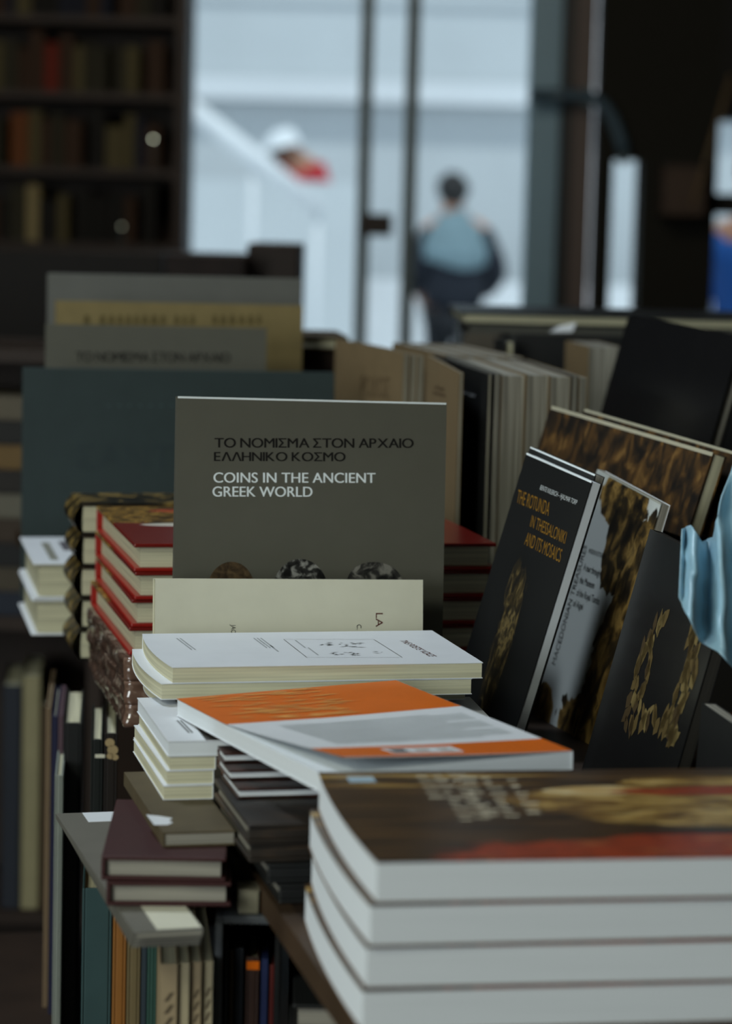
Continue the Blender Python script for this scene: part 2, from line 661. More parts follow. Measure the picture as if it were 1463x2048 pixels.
lp = empty('bent_pipe', Matrix.Translation((0, 7.50, 0)), 'bluish grey pipe bent down from the door post towards the narrow window', 'pipe')
bm = bmesh.new()
pts = [P(u, v, 7.5) - Vector((0, 7.5, 0)) for u, v in ((1060, 190), (1130, 190), (1178, 193), (1204, 207), (1226, 240), (1242, 285), (1247, 306))]
tube_mesh(bm, pts, 0.019, 10)
link('pipe_run', bm, mat('blue_grey_enamel', (70, 92, 106), 0.4, 0.4), lp, smooth=True)
for q in (pts[2], pts[6]):
    box('bracket', q.x - 0.012, q.x + 0.012, 0.0, 0.05, q.z - 0.03, q.z + 0.03, DARKMETAL, lp)
bm = bmesh.new()
tube_mesh(bm, [P(1384, 412, 7.4), P(1418, 300, 7.4), P(1462, 150, 7.4)], 0.006, 8)
tag(link('wooden_pole', bm, mat('tan_wood', (120, 100, 70), 0.6), smooth=True), 'thin tan pole slanting against the dark wall', 'pole')
a, b = P(1322, 335, 7.48), P(1402, 432, 7.48)
bx = empty('wall_box', Matrix.Translation((a.x, 7.40, b.z)), 'dim brown box mounted on the dark wall by the slanting pole', 'box')
box('box_body', 0, b.x - a.x, 0, 0.14, 0, a.z - b.z, mat('dim_brown_wood', (74, 58, 46), 0.6), bx, bevel=0.004)
box('box_lid', -0.004, b.x - a.x + 0.004, -0.006, 0.14, a.z - b.z, a.z - b.z + 0.01, DARKWOOD, bx)


# ------------------------------------------------------------------ people out in the street
def skin_body(name, joints, bones, m, parent=None, sub=2):
    """one continuous figure grown over a skeleton of joints {name: (xyz, radius)}"""
    me = bpy.data.meshes.new(name)
    keys = list(joints)
    me.from_pydata([joints[k][0] for k in keys], [(keys.index(a), keys.index(b)) for a, b in bones], [])
    o = bpy.data.objects.new(name, me)
    COL.objects.link(o)
    md = o.modifiers.new('skin', 'SKIN')
    for k, sv in zip(keys, me.skin_vertices[0].data):
        r = joints[k][1]
        sv.radius = r if isinstance(r, tuple) else (r, r)
        sv.use_root = (k == keys[0])
    sb = o.modifiers.new('sub', 'SUBSURF')
    sb.levels = sb.render_levels = sub
    bpy.context.view_layer.update()
    dg = bpy.context.evaluated_depsgraph_get()
    me2 = bpy.data.meshes.new_from_object(o.evaluated_get(dg))
    bpy.data.objects.remove(o)
    for p in me2.polygons:
        p.use_smooth = True
    me2.materials.clear()
    me2.materials.append(m)
    me2.name = name
    o = bpy.data.objects.new(name, me2)
    COL.objects.link(o)
    if parent is not None:
        o.parent = parent
    return o


def blob(name, c, r, m, parent, squash=None, seed=0, rough=0.0):
    bm = bmesh.new()
    bmesh.ops.create_icosphere(bm, subdivisions=3, radius=1)
    for v in bm.verts:
        k = 1 + rough * mnoise.noise(v.co * 2.5 + Vector((seed, 0, 0)))
        v.co = Vector((v.co.x * r[0] * k, v.co.y * r[1] * k, v.co.z * r[2] * k))
        if squash:
            v.co = squash(v.co)
        v.co += Vector(c)
    return link(name, bm, m, parent, smooth=True)


SKIN = mat('skin', (176, 128, 104), 0.5, 0.3, var=0.04)


def hand(J, B, wrist, tip_dir, side):
    """five short finger chains rooted in the palm"""
    w = Vector(wrist)
    d = Vector(tip_dir).normalized()
    s = Vector(side).normalized()
    J['palm' + str(len(J))] = (tuple(w + d * 0.045), (0.036, 0.016))
    pk = list(J)[-1]
    for q, (off, ln) in enumerate(((-0.030, 0.055), (-0.010, 0.078), (0.010, 0.084), (0.030, 0.076))):
        a = w + d * 0.085 + s * off
        b = a + d * ln * 0.55
        c2 = a + d * ln + d.cross(s) * 0.015
        na, nb, nc = f'f{len(J)}a', f'f{len(J)}b', f'f{len(J)}c'
        J[na], J[nb], J[nc] = (tuple(a), 0.0095), (tuple(b), 0.0085), (tuple(c2), 0.0072)
        B += [(pk, na), (na, nb), (nb, nc)]
    a = w + d * 0.035 - s * 0.045
    b = a + d * 0.035 - s * 0.012
    na, nb = f't{len(J)}a', f't{len(J)}b'
    J[na], J[nb] = (tuple(a), 0.011), (tuple(b), 0.009)
    B += [(pk, na), (na, nb)]
    return pk


def person_from_behind():
    M = Matrix.Translation((P(912, 450, 15.0).x, 15.0, -0.01)) @ Matrix.Rotation(0.12, 4, 'Z')
    root = empty('person', M, 'person seen from behind in a pale blue shawl and dark coat, black hair', 'person')
    J = {'pelvis': ((0, 0, 0.86), (0.15, 0.11)), 'waist': ((0, 0, 1.0), (0.125, 0.095)), 'chest': ((0, 0.01, 1.17), (0.15, 0.105)),
         'collar': ((-0.01, 0.01, 1.30), (0.11, 0.075)), 'neck': ((-0.02, 0.02, 1.375), (0.05, 0.05)), 'jaw': ((-0.025, 0.045, 1.43), (0.058, 0.066)),
         'skull': ((-0.025, 0.03, 1.51), (0.074, 0.088)), 'crown': ((-0.025, 0.025, 1.555), (0.05, 0.06)),
         'nose': ((-0.025, 0.125, 1.47), (0.012, 0.014))}
    B = [('pelvis', 'waist'), ('waist', 'chest'), ('chest', 'collar'), ('collar', 'neck'), ('neck', 'jaw'), ('jaw', 'skull'), ('skull', 'crown'), ('jaw', 'nose')]
    for s, nm in ((-1, 'l'), (1, 'r')):
        J['sh' + nm] = ((s * 0.165, 0.0, 1.27), 0.055)
        J['el' + nm] = ((s * 0.255, 0.01, 1.03), 0.042)
        J['wr' + nm] = ((s * 0.185, 0.16, 0.88), 0.028)
        B += [('collar', 'sh' + nm), ('sh' + nm, 'el' + nm), ('el' + nm, 'wr' + nm)]
        pk = hand(J, B, J['wr' + nm][0], (-s * 0.5, 0.7, -0.4), (0, 0.4, 0.9))
        B.append(('wr' + nm, pk))
        J['hip' + nm] = ((s * 0.085, 0, 0.80), 0.09)
        J['kn' + nm] = ((s * 0.09, 0.03 * s, 0.46), 0.058)
        J['an' + nm] = ((s * 0.09, -0.02 + 0.04 * s, 0.09), 0.038)
        J['to' + nm] = ((s * 0.10, 0.13 + 0.04 * s, 0.045), 0.036)
        B += [('pelvis', 'hip' + nm), ('hip' + nm, 'kn' + nm), ('kn' + nm, 'an' + nm), ('an' + nm, 'to' + nm)]
    skin_body('body', J, B, SKIN, root)
    # clothes follow the same joints, a little larger
    coat = {'pelvis': ((0, 0, 0.74), (0.20, 0.15)), 'waist': ((0, -0.01, 0.98), (0.20, 0.14)), 'chest': ((0, 0.0, 1.15), (0.19, 0.135)), 'collar': ((-0.01, 0.0, 1.27), (0.13, 0.095))}
    cb = [('pelvis', 'waist'), ('waist', 'chest'), ('chest', 'collar')]
    for s, nm in ((-1, 'l'), (1, 'r')):
        coat['sh' + nm] = ((s * 0.165, 0.0, 1.235), 0.075)
        coat['el' + nm] = ((s * 0.250, 0.0, 1.02), 0.082)
        coat['wr' + nm] = ((s * 0.19, 0.13, 0.89), 0.05)
        cb += [('collar', 'sh' + nm), ('sh' + nm, 'el' + nm), ('el' + nm, 'wr' + nm)]
    skin_body('coat', coat, cb, mat('dark_coat_cloth', (34, 38, 46), 0.8, 0.2, var=0.2, scale=9), root)
    tr = {'pelvis': ((0, 0, 0.82), (0.165, 0.125))}
    tb = []
    for s, nm in ((-1, 'l'), (1, 'r')):
        tr['hip' + nm] = ((s * 0.088, 0, 0.74), 0.105)
        tr['kn' + nm] = ((s * 0.09, 0.03 * s, 0.46), 0.075)
        tr['an' + nm] = ((s * 0.09, -0.02 + 0.04 * s, 0.10), 0.06)
        tb += [('pelvis', 'hip' + nm), ('hip' + nm, 'kn' + nm), ('kn' + nm, 'an' + nm)]
    skin_body('trousers', tr, tb, mat('dark_trouser_cloth', (30, 32, 36), 0.8, 0.2), root)
    for s in (-1, 1):
        blob('shoe', (s * 0.095, 0.07 + 0.04 * s, 0.045), (0.05, 0.13, 0.045), BLACK, root)
    bm = bmesh.new()                                  # shawl: an open cone from neck to shoulder blades
    R = [(1.385, 0.066, 0.062), (1.33, 0.115, 0.10), (1.26, 0.185, 0.145), (1.16, 0.215, 0.165), (1.075, 0.205, 0.165), (1.07, 0.195, 0.155)]
    rings = []
    for z, rx, ry in R:
        rings.append([bm.verts.new((-0.012 + rx * math.cos(t) * (1 + 0.04 * math.sin(7 * t)), 0.005 + ry * math.sin(t), z + 0.03 * math.sin(t * 2 + 1) * (z < 1.2)))
                      for t in [2 * math.pi * k / 36 for k in range(36)]])
    for A, Bq in zip(rings, rings[1:]):
        for k in range(36):
            bm.faces.new((A[k], A[(k + 1) % 36], Bq[(k + 1) % 36], Bq[k]))
    link('shawl', bm, mat('pale_blue_wool', (120, 142, 150), 0.85, 0.1, var=0.12, scale=12), root, smooth=True)
    blob('hair', (-0.025, 0.012, 1.512), (0.093, 0.102, 0.092), mat('black_hair', (22, 20, 20), 0.5, 0.4), root,
         squash=lambda v: Vector((v.x, v.y * (0.62 if v.y > 0 else 1) - (0.0 if v.z > 0 else 0.012), v.z if v.z > -0.04 else v.z * 1.25)), rough=0.1)
    return root


def person_in_red():
    gz = 0.46
    x = P(590, 350, 18.2).x
    M = Matrix.Translation((x, 18.38, gz)) @ Matrix.Rotation(0.3, 4, 'Z')
    root = empty('person', M, 'person in a red top and white hat leaning over behind the parapet', 'person')
    hz = P(552, 290, 18.2).z - gz
    hx = P(552, 290, 18.2).x - x
    sz = P(598, 322, 18.2).z - gz
    J = {'pelvis': ((0.02, 0, 0.72), (0.15, 0.11)), 'waist': ((0.03, -0.02, 0.90), (0.12, 0.09)), 'chest': ((0.02, -0.04, 1.08), (0.15, 0.10)),
         'collar': ((-0.01, -0.06, sz), (0.10, 0.075)), 'neck': ((hx * 0.55, -0.08, sz + 0.07), 0.045), 'jaw': ((hx * 0.85, -0.13, hz - 0.10), (0.056, 0.062)),
         'skull': ((hx, -0.10, hz - 0.02), (0.072, 0.085)), 'nose': ((hx * 0.95, -0.20, hz - 0.06), (0.012, 0.014))}
    B = [('pelvis', 'waist'), ('waist', 'chest'), ('chest', 'collar'), ('collar', 'neck'), ('neck', 'jaw'), ('jaw', 'skull'), ('jaw', 'nose')]
    top = {k: J[k] for k in ('pelvis', 'waist', 'chest', 'collar')}
    top = {k: (v[0], (v[1][0] + 0.02, v[1][1] + 0.02)) for k, v in top.items()}
    tb = B[:3]
    for s, nm in ((-1, 'l'), (1, 'r')):
        sh, el, wr = (s * 0.15, -0.05, sz - 0.04), (s * 0.20, -0.16, sz - 0.28), (s * 0.10, -0.28, sz - 0.34)
        J['sh' + nm], J['el' + nm], J['wr' + nm] = (sh, 0.052), (el, 0.04), (wr, 0.027)
        top['sh' + nm], top['el' + nm] = (sh, 0.066), (el, 0.055)
        B += [('collar', 'sh' + nm), ('sh' + nm, 'el' + nm), ('el' + nm, 'wr' + nm)]
        tb = tb + [('collar', 'sh' + nm), ('sh' + nm, 'el' + nm)]
        pk = hand(J, B, wr, (-s * 0.3, -0.9, -0.1), (0.9, 0, 0.3))
        B.append(('wr' + nm, pk))
        J['hip' + nm] = ((s * 0.09, 0, 0.66), 0.09)
        J['kn' + nm] = ((s * 0.09, -0.03, 0.38), 0.058)
        J['an' + nm] = ((s * 0.09, 0.02, 0.08), 0.04)
        J['to' + nm] = ((s * 0.10, -0.12, 0.04), 0.036)
        B += [('pelvis', 'hip' + nm), ('hip' + nm, 'kn' + nm), ('kn' + nm, 'an' + nm), ('an' + nm, 'to' + nm)]
    skin_body('body', J, B, SKIN, root)
    skin_body('red_top', top, tb, mat('red_cloth', (184, 50, 58), 0.8, 0.2), root)
    tr = {'pelvis': ((0.02, 0, 0.70), (0.17, 0.13))}
    tq = []
    for s, nm in ((-1, 'l'), (1, 'r')):
        for k, r in (('hip', 0.105), ('kn', 0.075), ('an', 0.058)):
            tr[k + nm] = (J[k + nm][0], r)
        tq += [('pelvis', 'hip' + nm), ('hip' + nm, 'kn' + nm), ('kn' + nm, 'an' + nm)]
    skin_body('trousers', tr, tq, mat('navy_trouser_cloth', (44, 50, 66), 0.8), root)
    blob('hair', (hx + 0.005, -0.085, hz - 0.035), (0.085, 0.09, 0.085), mat('dark_hair', (40, 34, 30), 0.6), root, rough=0.1)
    bm = bmesh.new()
    R = [(0.105, 0.0), (0.10, 0.06), (0.075, 0.10), (0.0, 0.135), (-0.012, 0.165), (-0.02, 0.165)]
    rings = []
    for z, r in R:
        rings.append([bm.verts.new((hx + max(r, 0.002) * math.cos(t) * 0.92, -0.09 + max(r, 0.002) * math.sin(t), hz + z + 0.012 + 0.25 * r * math.cos(t)))
                      for t in [2 * math.pi * k / 28 for k in range(28)]])
    for A, Bq in zip(rings, rings[1:]):
        for k in range(28):
            bm.faces.new((A[k], A[(k + 1) % 28], Bq[(k + 1) % 28], Bq[k]))
    link('hat', bm, mat('white_cotton', (228, 232, 236), 0.8, 0.2), root, smooth=True)
    return root


def person_in_blue():
    x = P(1512, 520, 9.4).x
    M = Matrix.Translation((x, 9.4, -0.01)) @ Matrix.Rotation(-0.4, 4, 'Z')
    root = empty('person', M, 'person in a bright blue jacket at the far right edge outside the window', 'person')
    J = {'pelvis': ((0, 0, 0.86), (0.15, 0.11)), 'waist': ((0, 0, 1.0), (0.125, 0.095)), 'chest': ((0, 0, 1.17), (0.15, 0.105)),
         'collar': ((0, 0, 1.31), (0.11, 0.075)), 'neck': ((0, 0.0, 1.385), 0.05), 'jaw': ((0.0, -0.03, 1.44), (0.056, 0.066)),
         'skull': ((0, -0.01, 1.52), (0.074, 0.088)), 'nose': ((0, -0.105, 1.48), (0.012, 0.014))}
    B = [('pelvis', 'waist'), ('waist', 'chest'), ('chest', 'collar'), ('collar', 'neck'), ('neck', 'jaw'), ('jaw', 'skull'), ('jaw', 'nose')]
    jk = {k: (J[k][0], (J[k][1][0] + 0.035, J[k][1][1] + 0.03)) for k in ('pelvis', 'waist', 'chest', 'collar')}
    jb = B[:3]
    tr, tb = {'pelvis': ((0, 0, 0.84), (0.165, 0.125))}, []
    for s, nm in ((-1, 'l'), (1, 'r')):
        J['sh' + nm], J['el' + nm], J['wr' + nm] = ((s * 0.165, 0, 1.28), 0.055), ((s * 0.23, 0.02, 1.03), 0.042), ((s * 0.22, -0.10, 0.83), 0.028)
        jk['sh' + nm], jk['el' + nm], jk['wr' + nm] = ((s * 0.17, 0, 1.27), 0.075), ((s * 0.235, 0.02, 1.03), 0.065), ((s * 0.222, -0.08, 0.86), 0.045)
        for D in (B, jb):
            D += [('collar', 'sh' + nm), ('sh' + nm, 'el' + nm), ('el' + nm, 'wr' + nm)]
        pk = hand(J, B, J['wr' + nm][0], (0, -0.3, -0.9), (0, 0.9, -0.3))
        B.append(('wr' + nm, pk))
        for k, p, r, r2 in (('hip', (s * 0.085, 0, 0.80), 0.09, 0.105), ('kn', (s * 0.09, -0.01, 0.46), 0.058, 0.075), ('an', (s * 0.09, 0.02, 0.09), 0.038, 0.058)):
            J[k + nm] = (p, r)
            tr[k + nm] = (p, r2)
        J['to' + nm] = ((s * 0.1, -0.12, 0.045), 0.036)
        B += [('pelvis', 'hip' + nm), ('hip' + nm, 'kn' + nm), ('kn' + nm, 'an' + nm), ('an' + nm, 'to' + nm)]
        tb += [('pelvis', 'hip' + nm), ('hip' + nm, 'kn' + nm), ('kn' + nm, 'an' + nm)]
    skin_body('body', J, B, SKIN, root)
    skin_body('jacket', jk, jb, mat('blue_jacket_cloth', (20, 78, 150), 0.7, 0.3), root)
    skin_body('trousers', tr, tb, mat('denim_cloth', (60, 76, 100), 0.8), root)
    blob('hair', (0, 0.005, 1.535), (0.088, 0.1, 0.085), mat('brown_hair', (46, 36, 30), 0.6), root, rough=0.1)
    return root


person_from_behind()
person_in_red()
person_in_blue()

# ------------------------------------------------------------------ dark bookcase by the door, with dim books
rnd = random.Random(4)
YB = 6.9
bx0, bx1 = -1.25, P(372, 250, YB).x
bc = empty('bookcase', Matrix.Translation((bx0, YB, 0)), 'tall dark bookcase left of the glass door', 'bookcase')
bw = bx1 - bx0
box('side_panel', 0, 0.025, 0, 0.30, 0, 2.3, DARKWOOD, bc)
box('side_panel', bw - 0.03, bw, 0, 0.30, 0, 2.3, DARKWOOD, bc)
box('back_panel', 0.025, bw - 0.03, 0.285, 0.30, 0, 2.3, DARKWOOD, bc)
SHELF = [0.05, 0.35, 0.60, 0.83, 1.03, 1.20, 1.40, 1.60, 1.80, 2.02, 2.27]
for z in SHELF:
    box('shelf', 0.025, bw - 0.03, 0.0, 0.285, z, z + 0.02, DARKWOOD, bc)
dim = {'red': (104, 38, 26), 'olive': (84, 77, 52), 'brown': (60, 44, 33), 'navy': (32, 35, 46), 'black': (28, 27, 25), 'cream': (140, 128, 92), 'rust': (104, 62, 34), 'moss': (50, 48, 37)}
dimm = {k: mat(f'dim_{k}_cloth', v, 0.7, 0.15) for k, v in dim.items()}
row_names = {5: 'lowest row in view', 6: 'second row in view', 7: 'third row in view', 8: 'top row in view'}
special = {}
for si, zz in enumerate(SHELF[5:9]):
    x = bx0 + 0.05
    # the books left of the frame are not built
    x = P(-25, 300, YB).x
    k = 0
    gap = SHELF[si + 6] - zz - 0.02
    while x < bx1 - 0.087:
        w = rnd.uniform(0.022, 0.05)
        h = gap * rnd.uniform(0.62, 0.9)
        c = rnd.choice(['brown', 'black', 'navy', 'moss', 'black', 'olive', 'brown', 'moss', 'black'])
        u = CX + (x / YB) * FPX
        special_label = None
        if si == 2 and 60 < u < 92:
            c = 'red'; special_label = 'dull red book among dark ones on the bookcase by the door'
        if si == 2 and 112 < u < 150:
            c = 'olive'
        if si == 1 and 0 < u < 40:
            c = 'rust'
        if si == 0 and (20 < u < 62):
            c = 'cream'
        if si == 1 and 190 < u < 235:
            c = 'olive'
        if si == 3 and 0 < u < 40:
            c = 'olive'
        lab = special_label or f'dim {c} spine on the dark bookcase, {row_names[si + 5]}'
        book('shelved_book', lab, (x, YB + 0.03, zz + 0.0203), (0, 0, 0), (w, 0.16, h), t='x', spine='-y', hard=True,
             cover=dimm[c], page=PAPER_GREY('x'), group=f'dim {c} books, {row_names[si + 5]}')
        x += w + 0.0015 + (0.02 if rnd.random() < 0.12 else 0)
        k += 1
for u, v, r, s in ((306, 278, 0.0034, 5.0), (243, 453, 0.0034, 0.9)):  # added glowing beads, standing in for bright glints on the bookcase
    p = P(u, v, YB - 0.02)
    sl = empty('glint_bead', Matrix.Translation((p.x, YB - 0.004, p.z)),
               'bright tiny bead added as a glint, seen as a pale disc' if v < 300 else 'faint tiny bead added as a glint low on the bookcase', 'light')
    bm = bmesh.new()
    bmesh.ops.create_icosphere(bm, subdivisions=2, radius=r)
    link('bead', bm, emit('glint_glow' if v < 300 else 'faint_glint_glow', (226, 232, 205), s), sl, Matrix.Translation((0, -0.012, 0)), smooth=True)
    bm = bmesh.new()
    tube_mesh(bm, [(0, -0.012, 0), (0, 0.0, 0)], r * 0.7, 10)
    link('holder', bm, DARKMETAL, sl)
    bm = bmesh.new()
    tube_mesh(bm, [(0, -0.002, 0), (0, -0.002, -(p.z - max(z for z in SHELF if z < p.z)) + 0.02)], 0.0015, 6)
    link('stem', bm, DARKMETAL, sl)

# dark display crates in front of the door
a, b = P(330, 508, 4.2), P(492, 508, 4.2)
tag(box('display_crate', a.x, b.x, 4.2, 4.55, 0, a.z, mat('brown_black_wood', (40, 30, 26), 0.6, 0.2, var=0.3, scale=20), bevel=0.004), 'low dark wooden crate behind the standing grey book', 'crate')
a, b = P(494, 486, 4.3), P(600, 486, 4.3)
tag(box('display_crate', a.x, b.x, 4.3, 4.6, 0, a.z, DARKWOOD, bevel=0.004), 'taller dark wooden crate in front of the glass door', 'crate')
a, b = P(40, 500, 4.5), P(326, 500, 4.5)
tag(box('display_crate', a.x - 0.5, b.x, 4.5, 4.9, 0, a.z, mat('black_wood', (30, 26, 23), 0.6, 0.2), bevel=0.004), 'long black crate in front of the tall bookcase', 'crate')

# ------------------------------------------------------------------ the book table
A = Vector((0.0010, 1.268))                          # a point of the table's left edge
tdir = Vector((-math.sin(TYAW), math.cos(TYAW)))
TM = Matrix.Translation((A.x, A.y, 0)) @ Matrix.Rotation(TYAW, 4, 'Z')
tb = empty('display_table', TM, 'long wooden display table under all the book stacks', 'table')
box('table_top', 0.006, 1.35, -0.38, 2.00, TZ - 0.022, TZ - 0.0005, DARKWOOD, tb)
box('edge_strip', -0.004, 0.006, -0.38, 2.00, TZ - 0.016, TZ - 0.0002, EDGEWOOD, tb)
box('lower_shelf', -0.34, 1.33, -0.30, 1.30, TZ - 0.345, TZ - 0.325, DARKWOOD, tb)
for lx, ly in ((-0.30, -0.28), (1.27, -0.28), (-0.30, 1.22), (1.27, 1.22)):
    box('leg', lx, lx + 0.06, ly, ly + 0.06, 0, TZ - 0.345, DARKWOOD, tb)
for lx, ly in ((0.32, -0.28), (1.25, -0.28), (1.25, 1.22)):
    box('shelf_post', lx, lx + 0.06, ly, ly + 0.06, TZ - 0.325, TZ - 0.022, DARKWOOD, tb)
for lx, ly in ((0.12, 1.92), (1.25, 1.92)):
    box('leg', lx, lx + 0.06, ly, ly + 0.06, 0, TZ - 0.022, DARKWOOD, tb)
SHZ = TZ - 0.325                                       # top of the lower shelf

# ------------------------------------------------------------------ front stack of art paperbacks
BRN = [(0.34, (36, 27, 19)), (0.50, (62, 44, 27)), (0.60, (92, 66, 36)), (0.70, (46, 34, 24))]
GLD = [(0.30, (66, 46, 24)), (0.44, (120, 88, 42)), (0.55, (166, 134, 72)), (0.64, (196, 166, 104)), (0.74, (96, 62, 30))]
RDB = [(0.32, (92, 38, 22)), (0.46, (164, 66, 32)), (0.58, (126, 48, 26)), (0.70, (186, 108, 60))]
ART = regions('painted_cover', (46, 35, 24), [
    ((0.15, 0.10, 0.022), (0.30, 0.20, 1), 0.1, BRN, (9, 150, 1)),
    ((0.02, 0.190, 0.022), (0.12, 0.006, 1), 0.8, GLD, (14, 130, 1)),
    ((0.02, 0.168, 0.022), (0.10, 0.005, 1), 0.8, GLD, (14, 130, 1)),
    ((0.175, 0.125, 0.022), (0.085, 0.034, 1), 1.0, GLD, (30, 90, 1)),
    ((0.215, 0.085, 0.022), (0.09, 0.022, 1), 0.9, GLD, (34, 100, 1)),
    ((0.150, 0.150, 0.022), (0.030, 0.011, 1), 0.5, [(0.3, (224, 206, 160)), (0.6, (198, 164, 102))], (30, 60, 1)),
    ((0.225, 0.168, 0.022), (0.060, 0.016, 1), 0.8, GLD, (30, 90, 1)),
    ((0.215, 0.146, 0.022), (0.060, 0.010, 1), 0.7, RDB, (25, 110, 1)),
    ((0.185, 0.006, 0.022), (0.150, 0.040, 1), 0.7, RDB, (32, 120, 1)),
], rough=0.30, spec=0.5)
FW, FD, FT = 0.30, 0.2030, 0.0218


def sag(amount, depth):
    def f(co):
        s = co.y / depth
        k = max(0.0, 1 - co.x / 0.05)
        return Vector((co.x - amount * 4 * s * (1 - s) * k, co.y, co.z))
    return f


BROWNCOV = mat('brown_spine_card', (92, 66, 42), 0.5, 0.3)
offs = [(0.0, 0.0, 0.0), (-0.0026, -0.0006, 0.01), (-0.0040, 0.0012, -0.004), (-0.0052, 0.0002, 0.006), (-0.0050, 0.0012, 0.0)]
names = ['topmost of the front stack, with a brown, gold and red painted cover', 'second from the top in the front stack',
         'third from the top in the front stack', 'lowest of the front stack, lying on the table']
for i in range(4):
    dx, dy, dr_ = offs[i]
    r, M, cv = book('art_paperback', f'thick white-edged paperback, {names[i]}', (0.0098 + dx, 1.2312 + dy, H - 0.3126 - FT * (i + 1)),
                    (0.163 + dr_, 0, 0), (FW, FD, FT - 0.0002), spine='+x', cover=BROWNCOV, front=ART, page=PAPER_WHITE('z'),
                    group='front stack of art paperbacks', deform=sag(0.0035, FD), n=(6, 10, 1), board=0.0009)
    if i == 0:
        top_front, MF = r, M
# faint title on the painted cover: broken strokes, too soft to read in the photo
bm = bmesh.new()
rnd = random.Random(9)
for (u, v0, v1) in ((838, 1553, 1600), (872, 1552, 1640), (905, 1550, 1640), (925, 1556, 1636), (968, 1556, 1640), (1020, 1560, 1630)):
    y = v0
    while y < v1:
        uu = u + (y - v0) * 0.62 - 6
        a = on_face(MF, 2, FT + 0.0002, uu, y)
        L1 = rnd.uniform(0.004, 0.010)
        seg_box(bm, a.x, a.x + L1, a.y, a.y + rnd.uniform(0.0018, 0.0034), FT, FT + 0.00012)
        y += rnd.uniform(9, 13)
a = on_face(MF, 2, FT + 0.0002, 722, 1556)
link('lettering', bm, mat('cream_ink', (214, 206, 182), 0.5), top_front)
bm = bmesh.new()
seg_box(bm, a.x - 0.008, a.x + 0.007, a.y - 0.010, a.y + 0.004, FT, FT + 0.00012)
link('emblem', bm, mat('pale_blue_ink', (168, 192, 206), 0.5), top_front)

# ------------------------------------------------------------------ orange and white paperback
OW, OD, OT = 0.1598, 0.2606, 0.0115
OM = frame((-0.0193, 1.4387, H - 0.3276), 0.4068, 0.0127, -0.0307)
orr = empty('paperback', OM, 'orange and white paperback lying back cover up across the stacks', 'book')


def obend(co):
    s = 1 - co.y / OD                                     # 0 far, 1 near
    k = max(0.0, 1 - co.x / 0.07)
    return Vector((co.x - 0.003 * 4 * s * (1 - s) * k, co.y, co.z + 0.0015 * math.sin(3.1 * s) * k))


bm = bmesh.new()
seg_box(bm, 0.0005, OW - 0.0005, 0.0005, OD - 0.0005, 0.0005, OT - 0.0006, (8, 12, 1))
link('page_block', bm, PAPER_WHITE('z'), orr, deform=obend)
bm = bmesh.new()
NX, NY = 16, 40
ys = sorted(set([OD * j / NY for j in range(NY + 1)] + [0.155 * OD, 0.600 * OD]))


def lift(x, y):
    """the loose cover curls up towards its near left corner"""
    s, t = 1 - y / OD, 1 - x / OW
    return 0.0095 * max(0, (s - 0.38) / 0.62) ** 1.3 * max(0, t) ** 1.1


grid = []
for y in ys:
    row = []
    for i in range(NX + 1):
        x = OW * i / NX
        c = obend(Vector((x, y, OT)))
        xs = 0.012 * max(0, (1 - y / OD - 0.38) / 0.62) * max(0, 1 - x / (OW * 0.6))
        row.append((bm.verts.new(c + Vector((xs, 0, lift(x, y)))), bm.verts.new(c + Vector((xs, 0, lift(x, y) - 0.0004)))))
    grid.append(row)
for j in range(len(ys) - 1):
    ym = (ys[j] + ys[j + 1]) / 2 / OD
    mi = 0 if (ym < 0.155 or ym > 0.600) else 1
    for i in range(NX):
        f = bm.faces.new((grid[j][i][0], grid[j][i + 1][0], grid[j + 1][i + 1][0], grid[j + 1][i][0]))
        f.material_index = mi
        f = bm.faces.new((grid[j][i][1], grid[j + 1][i][1], grid[j + 1][i + 1][1], grid[j][i + 1][1]))
        f.material_index = 1
for j in (0, len(ys) - 1):
    for i in range(NX):
        f = bm.faces.new((grid[j][i][0], grid[j][i][1], grid[j][i + 1][1], grid[j][i + 1][0]))
        f.material_index = 1
ocv = link('cover', bm, [ORANGE, WHITE], orr)
bm = bmesh.new()
seg_box(bm, 0, OW, 0, OD, 0, 0.0005, (8, 12, 1))
seg_box(bm, OW - 0.0005, OW, 0, OD, 0.0005, OT, (1, 12, 1))
link('back_cover', bm, WHITE, orr, deform=obend)


def ostrip(bm, x0, x1, y0, y1, mi=0, n=6):
    vs = []
    for i in range(n + 1):
        x = x0 + (x1 - x0) * i / n
        col = []
        for y in (y0, y1):
            c = obend(Vector((x, y, OT)))
            xs = 0.012 * max(0, (1 - y / OD - 0.38) / 0.62) * max(0, 1 - x / (OW * 0.6))
            col.append(bm.verts.new(c + Vector((xs, 0, lift(x, y) + 0.0002))))
        vs.append(col)
    for i in range(n):
        bm.faces.new((vs[i][0], vs[i + 1][0], vs[i + 1][1], vs[i][1])).material_index = mi


bm = bmesh.new()                                         # a pale block of small print
for k in range(19):
    y = OD * (0.215 + k * 0.0170)
    ostrip(bm, 0.026, 0.150 if k % 6 else 0.128, y, y + OD * 0.0085)
link('small_print', bm, mat('pale_grey_ink', (208, 214, 216), 0.5), ocv)
bm = bmesh.new()
ostrip(bm, 0.042, 0.093, 0.010, 0.0300)
link('price_label', bm, WHITE, ocv)
bm = bmesh.new()
ostrip(bm, 0.045, 0.056, 0.014, 0.0255)
for v in bm.verts:
    v.co.z += 0.0001
link('bar_code', bm, INK, ocv)
bm = bmesh.new()
ostrip(bm, 0.062, 0.072, 0.016, 0.023)
ostrip(bm, 0.079, 0.089, 0.015, 0.0185)
ostrip(bm, 0.079, 0.087, 0.021, 0.0245)
for v in bm.verts:
    v.co.z += 0.0001
link('small_print', bm, mat('rust_grey_ink', (168, 150, 136), 0.5), ocv)
